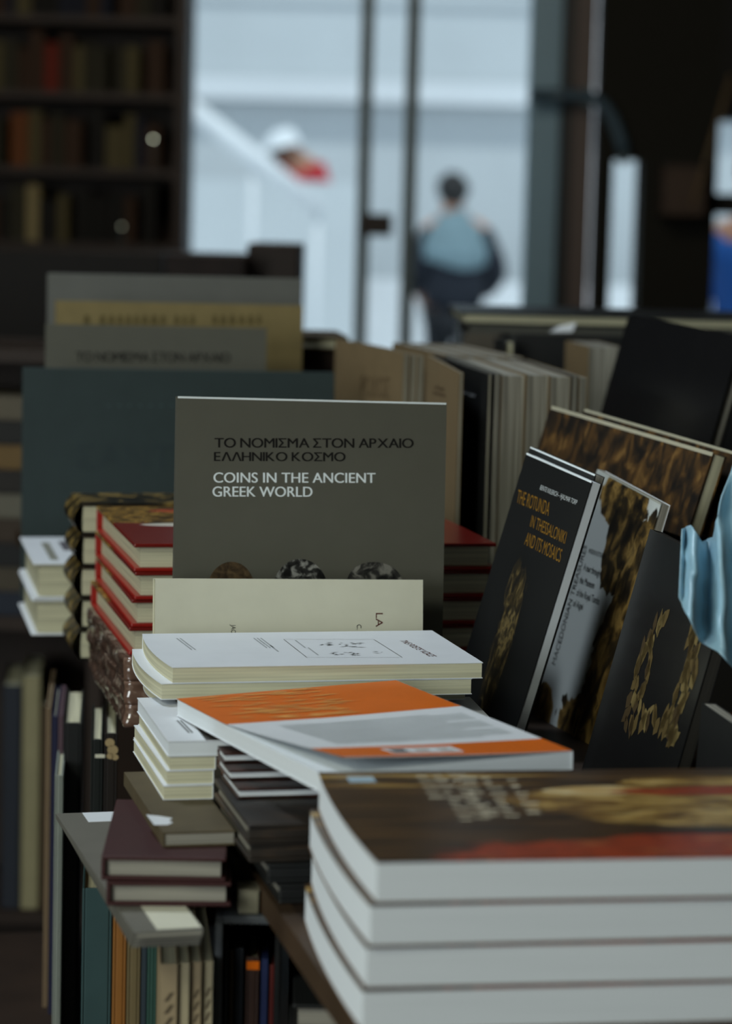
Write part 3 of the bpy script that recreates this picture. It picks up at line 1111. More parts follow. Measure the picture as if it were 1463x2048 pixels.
bm = bmesh.new()                                         # pale leaf-shaped strokes laid over the far orange band
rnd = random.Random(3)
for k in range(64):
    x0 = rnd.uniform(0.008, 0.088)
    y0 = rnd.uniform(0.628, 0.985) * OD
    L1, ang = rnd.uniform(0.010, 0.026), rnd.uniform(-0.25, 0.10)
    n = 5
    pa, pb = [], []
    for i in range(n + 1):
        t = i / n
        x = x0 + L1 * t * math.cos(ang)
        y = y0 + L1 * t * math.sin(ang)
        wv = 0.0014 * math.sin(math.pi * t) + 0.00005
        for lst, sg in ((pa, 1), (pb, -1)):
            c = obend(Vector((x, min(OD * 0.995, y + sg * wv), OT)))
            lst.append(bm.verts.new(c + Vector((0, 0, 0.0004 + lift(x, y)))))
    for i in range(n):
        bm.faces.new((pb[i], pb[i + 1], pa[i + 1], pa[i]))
link('pale_strokes', bm, mat('pale_orange_tone', (236, 164, 84), 0.5), ocv)

# ------------------------------------------------------------------ cream poetry paperbacks
PW, PD, PT = 0.2193, 0.140, 0.0113
PL = [('topmost cream poetry paperback with portraits, lying under the tilted white one', 0, 0, 0),
      ('second cream poetry paperback in the low cream stack', -0.0072, -0.001, 0.0),
      ('lowest cream poetry paperback, its left corner poking out of the cream stack', -0.0090, 0.036, 0.012)]
PM0 = None
for i, (lab, dx, dy, da) in enumerate(PL):
    r, M, cv = book('poetry_paperback', lab, (-0.1287 + dx, 1.7160 + dy, H - 0.3050 - PT * (i + 1)), (0.235 + da, 0, 0), (PW, PD if i < 2 else 0.085, PT - 0.0001),
                    spine='+y', cover=WHITE, page=PAPER_CREAM('z'), group='cream poetry paperbacks', deform=sag(0.0045, PD if i < 2 else 0.085), n=(8, 12, 1))
    if i == 0:
        PM0, pr, pcv = M, r, cv


def px(u, v):
    c = on_face(PM0, 2, PT, u, v)
    return Vector((c.x, c.y, PT + 0.0002))


def line_frame(bm, pts, wdt):
    for a, b in zip(pts, pts[1:] + pts[:1]):
        d = (b - a).normalized()
        n_ = Vector((-d.y, d.x, 0)) * wdt
        bm.faces.new([bm.verts.new(q) for q in (a - n_, b - n_, b + n_, a + n_)])


bm = bmesh.new()
line_frame(bm, [px(567, 1279), px(747, 1279), px(804, 1315), px(613, 1315)], 0.00018)
link('picture_border', bm, INK, pcv)
bm = bmesh.new()
rnd = random.Random(5)
for (u, v, su, sv, k) in ((700, 1291, 24, 5, 18), (690, 1307, 26, 4, 16), (652, 1288, 14, 3, 7), (760, 1307, 16, 4, 4)):
    for j in range(k):
        c = px(u + rnd.uniform(-su, su), v + rnd.uniform(-sv, sv))
        a = rnd.uniform(-0.5, 0.5)
        l, w_ = rnd.uniform(0.0012, 0.004), rnd.uniform(0.0003, 0.0009)
        d, n_ = Vector((math.cos(a), math.sin(a), 0)) * l, Vector((-math.sin(a), math.cos(a), 0)) * w_
        bm.faces.new([bm.verts.new(q) for q in (c - d, c - n_, c + d, c + n_)])
link('portrait_print', bm, INK, pcv)
lettering(pcv, "THE POETS' VOICE", px(797, 1281), px(858, 1313), px(812, 1281), INKRED)
bm = bmesh.new()
for (u, v, n_, s) in ((368, 1288, 2, 15), (520, 1286, 3, 13), (548, 1297, 1, 8), (600, 1288, 1, 10), (626, 1303, 1, 10)):
    for k in range(n_):
        a, b = px(u + k * 7 - s, v - s * 0.75), px(u + k * 7 + s, v + s * 0.75)
        d = (b - a).normalized()
        q = Vector((-d.y, d.x, 0)) * 0.0005
        bm.faces.new([bm.verts.new(z) for z in (a - q, b - q, b + q, a + q)])
link('small_print', bm, mat('faint_ink', (170, 174, 176), 0.6), pcv)

# thin white booklet under the poetry stack
book('booklet', 'thin white booklet under the cream poetry stack, its corner showing at the right', (-0.058, 1.6265, H - 0.3470), (0.143, 0, 0), (0.165, 0.185, 0.0050),
     spine='+y', cover=WHITE, page=PAPER_WHITE('z'))
SPECK = art('speckled_print', [(0.40, (24, 22, 18)), (0.52, (60, 54, 40)), (0.60, (180, 170, 130))], (420, 420, 420), 2, 0.4)

# ------------------------------------------------------------------ tilted white book and the grey coin book
LM = frame((-0.1516, 1.8620, H - 0.43), 0.2214, 0.150, 0.0106) @ Matrix.Translation((0, 0, CUT))
lr, _, lcv = book('poetry_paperback', 'tilted white book on its side behind the cream stack, large LA on it', None, None, (0.205, 0.0125, 0.1632 - CUT), t='y', spine='+z', cover=CREAM, page=PAPER_CREAM('y'), front_side=-1, M=LM)


def lx(u, v):
    c = on_face(LM, 1, 0, u, v)
    return Vector((c.x, -0.0002, c.z))


lettering(lcv, 'LA', lx(751, 1226), lx(751, 1254), lx(765, 1226), INKRED)
lettering(lcv, 'C. F', lx(713, 1249), lx(713, 1268), lx(722, 1249), INK)
lettering(lcv, 'JACQ', lx(462, 1249), lx(462, 1274), lx(471, 1249), INK)
zt = 0.1632 - CUT + 0.0002
lettering(lcv, 'DIE STIMME DER DICHTER', (0.080, 0.0066, zt), (0.137, 0.0066, zt), (0.080, 0.0100, zt), INK)
lettering(lcv, 'LA VOIX DES POETES', (0.089, 0.0022, zt), (0.137, 0.0022, zt), (0.089, 0.0054, zt), INK)

CM = frame((-0.1433, 1.9135, H - 0.43), 0.2124, 0.0994, 0.0131) @ Matrix.Translation((0, 0, CUT))
cr_, _, ccv = book('museum_catalogue', 'grey catalogue standing upright, coins title in black and white letters', None, None, (0.211, 0.009, 0.2948 - CUT), t='y', spine='-x', cover=GREY, page=PAPER_WHITE('y'), front_side=-1, M=CM)


def cx_(u, v):
    c = on_face(CM, 1, 0, u, v)
    return Vector((c.x, -0.0002, c.z))


for txt, u0, u1, vt, vb, m in (('ΤΟ ΝΟΜΙΣΜΑ ΣΤΟΝ ΑΡΧΑΙΟ', 429, 826, 876, 895, INK), ('ΕΛΛΗΝΙΚΟ ΚΟΣΜΟ', 428, 690, 904, 922, INK),
                               ('COINS IN THE ANCIENT', 427, 750, 945, 965, INKWHITE), ('GREEK WORLD', 425, 624, 973, 993, INKWHITE)):
    lettering(ccv, txt, cx_(u0, vb), cx_(u1, vb + (u1 - u0) * 0.002), cx_(u0, vt), m, bold=0.016)
for (u, v, ru, m) in ((462, 1166, 45, art('bronze_coin_print', [(0.35, (52, 40, 28)), (0.6, (96, 78, 54))], (160, 160, 160), 5)),
                      (600, 1168, 53, art('silver_coin_print', [(0.38, (18, 18, 18)), (0.5, (52, 52, 50)), (0.62, (150, 150, 144))], (150, 60, 150), 4, offset=(2, 0, 1))),
                      (748, 1174, 56, art('dark_silver_coin_print', [(0.38, (20, 20, 20)), (0.5, (58, 57, 54)), (0.62, (128, 126, 118))], (130, 60, 130), 4, offset=(5, 0, 4)))):
    bm = bmesh.new()
    ring = []
    for k in range(40):
        t = 2 * math.pi * k / 40
        w_ = 1 + 0.03 * math.sin(3 * t + u)
        ring.append(bm.verts.new(cx_(u + ru * w_ * math.cos(t), v - ru * 0.92 * w_ * math.sin(t))))
    bm.faces.new(ring)
    link('coin_print', bm, m, ccv)

# ------------------------------------------------------------------ small white-topped stack at the left
SM = (-0.1218, 1.5970)
sd = [('topmost of the small white stack, its dark picture running under the orange one', 0.0100, 0.135),
      ('second in the small white stack, cream-edged', 0.0092, 0.0300), ('third in the small white stack, cream-edged', 0.0092, 0.0305),
      ('lowest in the small white stack, cream-edged', 0.0092, 0.032)]
z = H - 0.3315
for i, (lab, th_, w_) in enumerate(sd):
    z -= th_
    r, M, cv = book('small_paperback', ('white paperback ' if i == 0 else 'thin paperback ') + lab, (SM[0] + (0.0, 0.001, -0.0005, -0.002)[i], SM[1] + (0, 0.001, 0, -0.003)[i], z), (0.2233 + (0, 0.0, 0.01, 0.0)[i], 0, 0),
                    (w_, 0.148, th_ - 0.0001), spine='+x', cover=WHITE, page=(PAPER_WHITE if i == 0 else PAPER_CREAM)('z'), group='small white-topped stack')
    if i == 0:
        bm = bmesh.new()
        seg_box(bm, 0.0245, 0.134, 0.0005, 0.095, th_, th_ + 0.0001)
        link('dark_picture', bm, art('dark_picture_print', [(0.35, (34, 31, 28)), (0.6, (62, 56, 48))], (40, 20, 20), 4), cv)
        bm = bmesh.new()
        seg_box(bm, 0.0245, 0.050, 0.095, 0.147, th_, th_ + 0.0001)
        link('speckled_picture', bm, SPECK, cv)
        T = lambda u, v: (lambda c: Vector((c.x, c.y, th_ + 0.0002)))(on_face(M, 2, th_, u, v))
        bm = bmesh.new()
        for k in range(2):
            a, b = T(354 + k * 7, 1441), T(378 + k * 7, 1466)
            d = (b - a).normalized()
            q = Vector((-d.y, d.x, 0)) * 0.0006
            bm.faces.new([bm.verts.new(zz) for zz in (a - q, b - q, b + q, a + q)])
        link('small_print', bm, INKGREY, cv)
z_small = z

# olive book, burgundy hardbacks and magazines beneath, hanging over the table's side
ob, OMX, ocx = book('old_paperback', 'worn olive brown paperback with a torn white sticker under the small white stack', (-0.1170, 1.5090, z_small - 0.0092), (0.235, 0, 0), (0.044, 0.170, 0.0090), spine='-x', cover=OLIVE,
                    page=PAPER_GREY('z'), board=0.0012)
bm = bmesh.new()
pts = [on_face(OMX, 2, 0.0092, u, v) for u, v in ((292, 1629), (320, 1632), (345, 1636), (338, 1641), (346, 1645), (334, 1650), (308, 1650))]
bm.faces.new([bm.verts.new((p.x, p.y, 0.0092)) for p in pts])
link('torn_sticker', bm, WHITE, ocx)
zb = z_small - 0.0093
for i in range(2):
    zb -= 0.0150
    book('hardback', ('upper' if i == 0 else 'lower') + ' of the two burgundy hardbacks below the olive paperback', (-0.1515 + 0.0035 * i, 1.4850 - 0.002 * i, zb), (0.04 + 0.03 * i, 0, 0), (0.074, 0.150, 0.0148),
         spine='-x', hard=True, cover=BURG, page=PAPER_GREY('z'), group='burgundy hardbacks')
MAGC = mat('grey_magazine_cover', (112, 110, 102), 0.4, 0.4)
zm = zb
ml = ['topmost thin grey magazine under the burgundy hardbacks', 'second thin grey magazine under the burgundy hardbacks', 'third thin grey magazine under the burgundy hardbacks', 'lowest thin grey magazine, resting on the upright spines']
for i in range(4):
    zm -= 0.0036
    r, M, cv = book('magazine', ml[i], (-0.1262 - 0.0010 * i, 1.4283 + 0.006 * i, zm), (0.273 - 0.006 * i, 0, 0), (0.0405, 0.298 + 0.004 * i, 0.0035), spine='-x', cover=MAGC, page=PAPER_GREY('z'),
                    group='thin grey magazines')
    if i == 0:
        bm = bmesh.new()
        seg_box(bm, 0.014, 0.0400, 0.004, 0.080, 0.0035, 0.0037)
        link('pale_panel', bm, CREAM, cv)
        bm = bmesh.new()
        seg_box(bm, 0.018, 0.0400, 0.270, 0.297, 0.0035, 0.0037)
        link('pale_corner', bm, WHITE, cv)

# ------------------------------------------------------------------ dark reddish stack under the orange book
DR = art('dark_red_print', [(0.35, (30, 24, 22)), (0.55, (64, 38, 30)), (0.7, (84, 54, 40))], (30, 30, 200), 3)
for i, (x_, y_) in enumerate(((-0.0850, 1.572), (-0.0805, 1.552), (-0.0735, 1.530))):
    book('hardback', 'thin red-brown hardback with pale pages, ' + ('topmost', 'middle', 'lowest')[i] + ' of the three stepped ones under the orange paperback', (x_, y_, H - 0.3330 - 0.0065 * (i + 1)), (0.225, 0, 0), (0.100, 0.024 + 0.019 * i, 0.0063), spine='+y', hard=True,
         cover=DR, page=PAPER_WHITE('z'), board=0.0015, lip=0.0015, group='red-brown hardbacks under the orange book')
DKBR = art('dark_brown_streaks', [(0.38, (30, 27, 24)), (0.55, (48, 40, 32)), (0.68, (82, 62, 44))], (12, 12, 160), 3, rough=0.45)
hh = (0.40 - 0.3526) / 4
for i in range(4):
    book('hardback', 'dark hardback at the table edge, ' + ('topmost', 'second', 'third', 'lowest')[i] + ' of the dark pile beside the front stack', ((-0.0640, -0.0630, -0.0520, -0.0450)[i], (1.466, 1.468, 1.467, 1.466)[i], H - 0.3526 - hh * (i + 1)), (0.225, 0, 0), (0.095, 0.125, hh - 0.0002), spine='-y', hard=True,
         cover=DKBR if i < 2 else BLACK, page=PAPER_GREY('z'), group='dark hardbacks at the table edge')
tag(box('riser_block', -0.05, 0.09, 0, 0.14, 0, 0.40 - 0.3474, mat('dark_riser_card', (44, 42, 38), 0.7), matrix=frame((0.0, 1.665, TZ), 0.2), bevel=0.002), 'dark riser block under the thin white booklet and cream poetry stack', 'riser')

# ------------------------------------------------------------------ red books and the wrapped ones below
RX, RY, RW, RD = -0.1812, 1.9948, 0.295, 0.262
GOLDART = [(0.30, (36, 26, 14)), (0.45, (92, 66, 26)), (0.55, (168, 128, 56)), (0.66, (70, 46, 22))]
REDTOP = regions('red_cover_with_mosaic', (112, 26, 20), [
    ((0.10, 0.215, 0.022), (0.22, 0.085, 1), 0.15, GOLDART, (60, 60, 30)),
    ((0.12, 0.125, 0.022), (0.10, 0.016, 1), 0.05, [(0.3, (214, 208, 190)), (0.6, (226, 222, 206))], (20, 20, 20)),
    ((0.075, 0.225, 0.022), (0.035, 0.012, 1), 0.2, [(0.4, (200, 92, 58)), (0.6, (160, 60, 40))], (40, 40, 20)),
], rough=0.25, spec=0.5)
zr = H - 0.2572
rl = ['topmost large red hardback in the stack behind the grey catalogue', 'second large red hardback in the stack behind the grey catalogue',
      'third large red hardback in the stack behind the grey catalogue', 'lowest large red hardback, above the shrink-wrapped books']
for i in range(4):
    zr -= 0.0222
    r, M, cv = book('large_hardback', rl[i], (RX + (0, 0.001, -0.0015, -0.003)[i], RY + (0, -0.001, 0.001, 0.0)[i], zr), (0.2204 + (0, 0.006, -0.004, 0.004)[i], 0, 0), (RW, RD, 0.0221), spine='+y', hard=True,
                    cover=RED, front=REDTOP, page=PAPER_CREAM('z'), board=0.0030, lip=0.0055, group='large red hardbacks')
    if i == 0:
        lettering(cv, '—', (0.04, 0.07, 0.0223), (0.055, 0.03, 0.0223), (0.043, 0.071, 0.0223), mat('orange_ink', (214, 120, 70), 0.5), name='title_print')
WRAP = art('brown_wrapped_cover', [(0.34, (84, 62, 52)), (0.55, (116, 90, 76)), (0.66, (186, 166, 146)), (0.74, (112, 88, 74))], (16, 40, 60), 4, rough=0.16, spec=0.9, coat=0.8, distort=1.4)  # pale ramp streaks paint the shine on the crinkled wrap
hw = (zr - TZ) / 3
for i in range(3):
    bm = bmesh.new()
    z0 = zr - hw * (i + 1)
    r = empty('wrapped_book', frame((RX - 0.004 + 0.001 * i, RY - 0.012 - 0.004 * i, z0), 0.22), 'brown book in crinkled clear shrink-wrap, ' + ('upper', 'middle', 'lowest')[i] + ' of three below the red hardbacks', 'book', 'shrink-wrapped brown books')
    box('book_body', 0.004, RW - 0.004, 0.004, RD - 0.004, 0.0015, hw - 0.0015, mat('brown_board', (66, 48, 40), 0.4, 0.4), r, bevel=0.003)
    bm = bmesh.new()
    seg_box(bm, 0, RW, 0, RD, 0, hw - 0.0004, (44, 44, 8))

    def crumple(co, s=i):
        n1 = mnoise.noise(Vector((co.x * 22, co.y * 22, co.z * 120 + s * 7)))
        n2 = mnoise.noise(Vector((co.x * 110, co.y * 110, co.z * 160 + s * 3)))
        edge = min(co.x, co.y, RW - co.x, RD - co.y) < 0.001
        k = 0.0026 if edge else 0.0
        return Vector((co.x + k * (n1 - 0.5) + k * 0.4 * n2, co.y + k * (n1 - 0.5), co.z))
    link('clear_wrap', bm, WRAP, r, deform=crumple, smooth=True)

# black and gold patterned spines behind the red stack
GSP = art('black_gold_print', [(0.36, (18, 17, 15)), (0.52, (46, 40, 26)), (0.60, (150, 124, 66)), (0.7, (38, 34, 26))], (40, 40, 60), 4, rough=0.35)
zg = TZ
for i in range(6):
    th_ = 0.0285
    r = empty('patterned_hardback', frame((-0.2615 + 0.001 * (i % 2), 2.268, zg), 0.22), 'hardback with black and gold patterned spine, ' + ('lowest', 'second', 'third', 'fourth', 'fifth', 'topmost')[i] + ' of the pile left of the red stack', 'book', 'black and gold patterned pile')
    bm = bmesh.new()
    n = 8
    prof = [(-0.008 * math.sin(math.pi * k / n), th_ * k / n) for k in range(n + 1)]
    va = [bm.verts.new((x + 0.009, 0, zq)) for x, zq in prof]
    vb = [bm.verts.new((x + 0.009, 0.085, zq)) for x, zq in prof]
    for k in range(n):
        bm.faces.new((va[k], va[k + 1], vb[k + 1], vb[k]))
    link('spine', bm, GSP, r, smooth=True)
    bm = bmesh.new()
    for zz in (0, th_ - 0.0026):
        seg_box(bm, 0.009, 0.115, 0, 0.085, zz, zz + 0.0025)
    link('boards', bm, GSP, r)
    box('page_block', 0.010, 0.112, 0.002, 0.083, 0.0026, th_ - 0.0027, PAPER_CREAM('z'), r)
    zg += th_
    if zg > H - 0.262:
        break

# ------------------------------------------------------------------ big covers standing behind at the left
def standing(name, label, u0, u1, v_top, y, th_, cover, page, hard=True, lean=0.06, yaw=0.2, group=None, base=None):
    a = P(u0, v_top, y)
    w_ = (P(u1, v_top, y).x - a.x) / math.cos(yaw) * (1 + 0.6 * (u1 - u0) / FPX * math.sin(yaw) * 5)
    zb_ = TZ if base is None else base
    h_ = (a.z - zb_) / math.cos(lean)
    M = frame((a.x, y - (a.z - zb_) * math.tan(lean), zb_), yaw, lean)
    return book(name, label, None, None, (w_, th_, h_), t='y', spine='-x', hard=hard, cover=cover, page=page, front_side=-1, M=M, group=group)


r, M, cv = standing('album', 'slate grey-green hardback standing tall behind the red stack', 50, 638, 735, 2.64, 0.020, SLATE, PAPER_GREY('y'), lean=0.05, yaw=0.17)
F = lambda u, v, M=M: (lambda c: Vector((c.x, -0.0003, c.z)))(on_face(M, 1, 0, u, v))
SINK = mat('dark_slate_ink', (44, 56, 58), 0.6)
lettering(cv, 'ΣΑΝΤΟΡΙΝΗ', F(152, 935), F(555, 940), F(152, 888), SINK)
lettering(cv, '· · · · · · ·', F(215, 818), F(345, 818), F(215, 804), mat('pale_slate_ink', (84, 104, 106), 0.6), name='author_print')
r, M, cv = standing('museum_catalogue', 'grey catalogue copy standing second, peeping over the slate hardback', 96, 517, 648, 2.74, 0.010, GREY, PAPER_WHITE('y'), hard=False, lean=0.05, yaw=0.17)
F2 = lambda u, v, M=M: (lambda c: Vector((c.x, -0.0003, c.z)))(on_face(M, 1, 0, u, v))
lettering(cv, 'ΤΟ ΝΟΜΙΣΜΑ ΣΤΟΝ ΑΡΧΑΙΟ', F2(152, 722), F2(460, 724), F2(152, 704), INK, bold=0.016)
r, M, cv = standing('catalogue', 'straw yellow cover standing between two grey ones', 116, 586, 601, 2.84, 0.014, YELLOW, PAPER_CREAM('y'), hard=False, lean=0.05, yaw=0.17)
F3 = lambda u, v, M=M: (lambda c: Vector((c.x, -0.0003, c.z)))(on_face(M, 1, 0, u, v))
bm = bmesh.new()
u = 166
rnd = random.Random(2)
while u < 520:
    w_ = rnd.uniform(7, 15)
    if rnd.random() > 0.15:
        q = [F3(u, 648), F3(u + w_, 648), F3(u + w_ * 0.8, 630), F3(u + w_ * 0.2, 630)]
        bm.faces.new([bm.verts.new(x) for x in q])
    u += w_ + 5
link('title_print', bm, mat('olive_ink', (92, 80, 44), 0.6), cv)
standing('album', 'plain grey hardback, the tallest one standing behind at the left', 101, 584, 546, 2.95, 0.022, GREY2, PAPER_GREY('y'), lean=0.05, yaw=0.17)

# white books lying far left
zw = TZ + 0.0700
for i in range(2):
    zw -= 0.0350
    r, M, cv = book('white_book', ('upper' if i == 0 else 'lower') + ' of two white books lying at the far left edge of the table', (P(66, 1130, 2.40).x - 0.001 * i, 2.40, zw), (0.20, 0, 0), (0.115, 0.195, 0.0348), spine='+x', hard=True, cover=WHITE, page=PAPER_CREAM('z'), board=0.0022, lip=0.006,
                    group='white books at the far left')
    if i == 0:
        bm = bmesh.new()
        seg_box(bm, 0.018, 0.026, 0.02, 0.15, 0.0348, 0.035)
        link('title_print', bm, mat('taupe_ink', (140, 140, 128), 0.6), cv)
        bm = bmesh.new()
        seg_box(bm, 0.036, 0.056, 0.09, 0.16, 0.0348, 0.035)
        link('picture_print', bm, mat('mauve_grey_ink', (96, 92, 98), 0.6), cv)
# ------------------------------------------------------------------ upright books on the lower shelf, left of the table
def upright(label, u0, u1, v_top, y, cover, d=0.20, hard=True, bottom=None, group=None, name='upright_book', page='x', ztop=None, fore=False, yaw=0.10):
    a, b = P(u0, v_top, y), P(u1, v_top, y)
    zb_ = SHZ if bottom is None else bottom
    return book(name, label, (a.x, y, zb_), (yaw, 0, 0), (b.x - a.x - 0.0007, d, (a.z if ztop is None else ztop) - zb_), t='x', spine='+y' if fore else '-y', hard=hard, cover=cover,
                page=PAPER_CREAM('x') if page == 'x' else page, group=group, board=0.0018 if hard else None, lip=0.003 if hard else None)


zt_ = zm - 0.0005
OCHRE = mat('ochre_cloth', (140, 92, 40), 0.6)
KHAKI = mat('khaki_cloth', (110, 96, 66), 0.6)
GREEN = mat('green_teal_cloth', (46, 78, 70), 0.6)
BUFF = mat('buff_paper', (160, 142, 112), 0.7)
BUFF2 = mat('pale_buff_paper', (172, 160, 130), 0.7)
upright('teal upright spine below the magazines', 166, 228, 1700, 1.66, TEAL, ztop=zt_ - 0.022)
upright('ochre orange upright spine right of the teal one', 229, 258, 1700, 1.60, OCHRE, ztop=zt_, d=0.16)
upright('khaki upright spine right of the ochre one', 258, 287, 1700, 1.585, KHAKI, ztop=zt_, d=0.16)
upright('dull blue upright spine beside the khaki one', 287, 299, 1700, 1.578, mat('dull_blue_cloth', (48, 58, 66), 0.6), ztop=zt_, d=0.16)
upright('green-teal upright spine left of the buff ones', 299, 320, 1700, 1.57, GREEN, ztop=zt_, d=0.16)
bl = ['leftmost', 'second', 'third', 'rightmost']
for i, (u0, u1) in enumerate(((321, 357), (358, 381), (382, 405), (406, 428))):
    r, M, cv = upright(f'buff paperback spine, {bl[i]} of four beside the dark crate', u0, u1, 1928 - 2 * i, 1.475 + 0.004 * i, BUFF if i % 2 == 0 else BUFF2, d=0.13, hard=False, group='buff paperback spines')
    w_ = P(u1, 1950, 1.475).x - P(u0, 1950, 1.475).x
    bm = bmesh.new()
    for k in range(4 if i in (0, 2, 3) else 0):
        zz = (zt_ - SHZ) - 0.040 - k * 0.0075
        bm.faces.new([bm.verts.new(q) for q in ((w_ * 0.2, -0.0002, zz), (w_ * 0.45, -0.0002, zz), (w_ * 0.8, -0.0002, zz + 0.0055), (w_ * 0.55, -0.0002, zz + 0.0055))])
    if bm.verts:
        link('spine_print', bm, mat('brown_grey_ink', (92, 80, 62), 0.6), cv)
    else:
        bm.free()
upright('black upright spine left of the teal one', 128, 165, 1445, 2.16, BLACK, d=0.16)
upright('pale grey upright spine beside the black one', 110, 128, 1550, 2.10, mat('pale_grey_cloth', (140, 146, 138), 0.6), d=0.10)
upright('navy upright spine with a pale top', 104, 117, 1432, 2.26, mat('navy_cloth', (44, 46, 74), 0.6), d=0.16)
upright('mauve upright spine beside the navy one', 117, 128, 1432, 2.24, mat('mauve_cloth', (96, 76, 84), 0.6), d=0.15)
upright('tan brown upright spine at the left end of the shelf', 92, 104, 1416, 2.28, mat('tan_brown_cloth', (128, 108, 84), 0.6), d=0.2)
upright('black book with pale label, upright below the shrink-wrapped pile', 182, 208, 1478, 2.06, mat('black_green_cloth', (26, 30, 28), 0.5), d=0.15)
r, M, cv = upright('dark book with gold lion mark, upright below the shrink-wrapped pile', 209, 237, 1466, 2.05, mat('brown_black_cloth', (34, 28, 24), 0.5), d=0.15)
bm = bmesh.new()
for (dx, dz, rr) in ((0.0035, -0.008, 0.004), (0.006, -0.014, 0.0045), (0.004, -0.019, 0.003), (0.008, -0.020, 0.0028)):
    c0 = M.inverted() @ P(211, 1466, 2.05)
    ring = [bm.verts.new((c0.x + dx + rr * math.cos(t), -0.0003, c0.z + dz + rr * 0.9 * math.sin(t))) for t in [2 * math.pi * k / 12 for k in range(12)]]
    bm.faces.new(ring)
link('gold_mark', bm, mat('gold_cream_ink', (172, 150, 110), 0.5), cv)
bm = bmesh.new()
c0 = M.inverted() @ P(190, 1508, 2.05)
seg_box(bm, c0.x, c0.x + 0.008, -0.0004, 0, c0.z - 0.003, c0.z)
link('pale_label', bm, CREAM, cv)

# grey crate and what stands in it
YC = 1.500
a, b = P(431, 1832, YC), P(560, 1832, YC)
ck = empty('crate', Matrix.Translation((a.x, YC, SHZ)) @ Matrix.Rotation(0.03, 4, 'Z'), 'dark grey crate with a pale rim beside the buff paperbacks', 'crate')
cw, ch = 0.040, a.z - SHZ
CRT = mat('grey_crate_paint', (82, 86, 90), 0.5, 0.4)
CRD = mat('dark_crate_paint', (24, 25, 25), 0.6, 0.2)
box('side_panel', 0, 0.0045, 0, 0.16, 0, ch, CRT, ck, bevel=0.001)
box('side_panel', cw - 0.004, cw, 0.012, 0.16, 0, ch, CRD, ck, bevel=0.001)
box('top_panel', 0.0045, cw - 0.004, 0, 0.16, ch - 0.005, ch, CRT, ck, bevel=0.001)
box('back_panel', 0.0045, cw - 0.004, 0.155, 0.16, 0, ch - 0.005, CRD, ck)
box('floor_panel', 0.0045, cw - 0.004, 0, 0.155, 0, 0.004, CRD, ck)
for u0, u1, vt, cvm, lab in ((450, 459, 1880, BLACK, 'black upright spine just inside the grey crate'), (460, 470, 1900, mat('black_gold_cloth', (64, 50, 28), 0.5), 'black and gold upright spine inside the grey crate'),
                             (471, 490, 1896, mat('blue_black_cloth', (28, 32, 38), 0.5), 'blue-black upright spine inside the grey crate'), (492, 521, 1914, mat('orange_black_cloth', (60, 40, 32), 0.5), 'dark upright spine with an orange label inside the grey crate'),
                             (523, 538, 1918, mat('strong_navy_cloth', (34, 44, 82), 0.5), 'navy blue upright spine inside the grey crate beside the orange-labelled one'),
                             (540, 551, 1930, DKRED, 'maroon upright spine at the right end inside the grey crate')):
    r, M, cv = upright(lab, u0, u1, vt, YC + 0.014, cvm, d=0.13, bottom=SHZ + 0.0045, yaw=0.03)
    if 'orange label' in lab:
        bm = bmesh.new()
        hz = P(u0, 1918, YC + 0.014).z - SHZ - 0.0045
        seg_box(bm, 0.0004, P(u1, 0, YC).x - P(u0, 0, YC).x - 0.0004, -0.0006, 0, hz - 0.0065, hz - 0.0012)
        link('orange_label', bm, ORANGE, cv)
a = P(446, 1830, 1.60)
cb_ = empty('small_box', Matrix.Translation((-0.0705, 1.504, SHZ + ch)) @ Matrix.Rotation(0.1, 4, 'Z'), 'small cream carton standing on the grey crate', 'box')
box('carton_body', 0, 0.0125, 0, 0.022, 0.0002, 0.0145, mat('cream_carton', (128, 124, 104), 0.7), cb_, bevel=0.001)
box('carton_flap', -0.0004, 0.0129, -0.0004, 0.022, 0.0145, 0.0152, mat('dim_carton', (120, 114, 96), 0.7), cb_)
# flat books under the table, right of the crate
zf = SHZ
fl = ['lowest', 'second', 'third', 'fourth', 'fifth', 'sixth', 'seventh', 'eighth', 'ninth', 'tenth', 'eleventh', 'twelfth', 'thirteenth', 'fourteenth', 'fifteenth', 'sixteenth', 'seventeenth']
k = 0
rnd = random.Random(12)
while zf < TZ - 0.062:
    th_ = 0.0165
    book('flat_book', f'dark book lying flat under the table edge, {fl[k]} from the bottom', (P(578, 1950, 1.47).x + rnd.uniform(0.0, 0.003), 1.47, zf), (0.03, 0, 0), (0.16, 0.2, th_ - 0.0004), spine='+x', hard=True, cover=[BLACK, mat('dark_brown_board', (56, 44, 38), 0.5), CHAR][k % 3],
         page=PAPER_WHITE('z') if k % 2 == 0 else PAPER_GREY('z'), group='flat books under the table')
    zf += th_
    k += 1

# ------------------------------------------------------------------ low bookcase far left
YL = 3.40
lc = empty('low_bookcase', Matrix.Translation((-0.95, YL, 0)), 'low dark bookcase at the far left behind the white books', 'bookcase')
lw = 0.60
box('side_panel', 0, 0.02, 0, 0.26, 0, 1.12, DARKWOOD, lc)
box('side_panel', lw - 0.02, lw, 0, 0.26, 0, 1.12, DARKWOOD, lc)
box('back_panel', 0.02, lw - 0.02, 0.25, 0.26, 0, 1.12, DARKWOOD, lc)
zs = [0.02, 0.335, 0.74, 1.10]
for z in zs:
    box('shelf', 0.02, lw - 0.02, 0, 0.25, z, z + 0.018, DARKWOOD, lc)
u = 44
upright('tall cream upright spine standing alone at the far left', 46, 82, 1352, YL + 0.01, mat('cream_cloth', (150, 142, 108), 0.6), d=0.18, bottom=0.3535)
upright('dark upright book left of the tall cream spine', 6, 44, 1370, YL + 0.01, mat('blue_grey_cloth', (42, 46, 54), 0.6), d=0.18, bottom=0.3535)
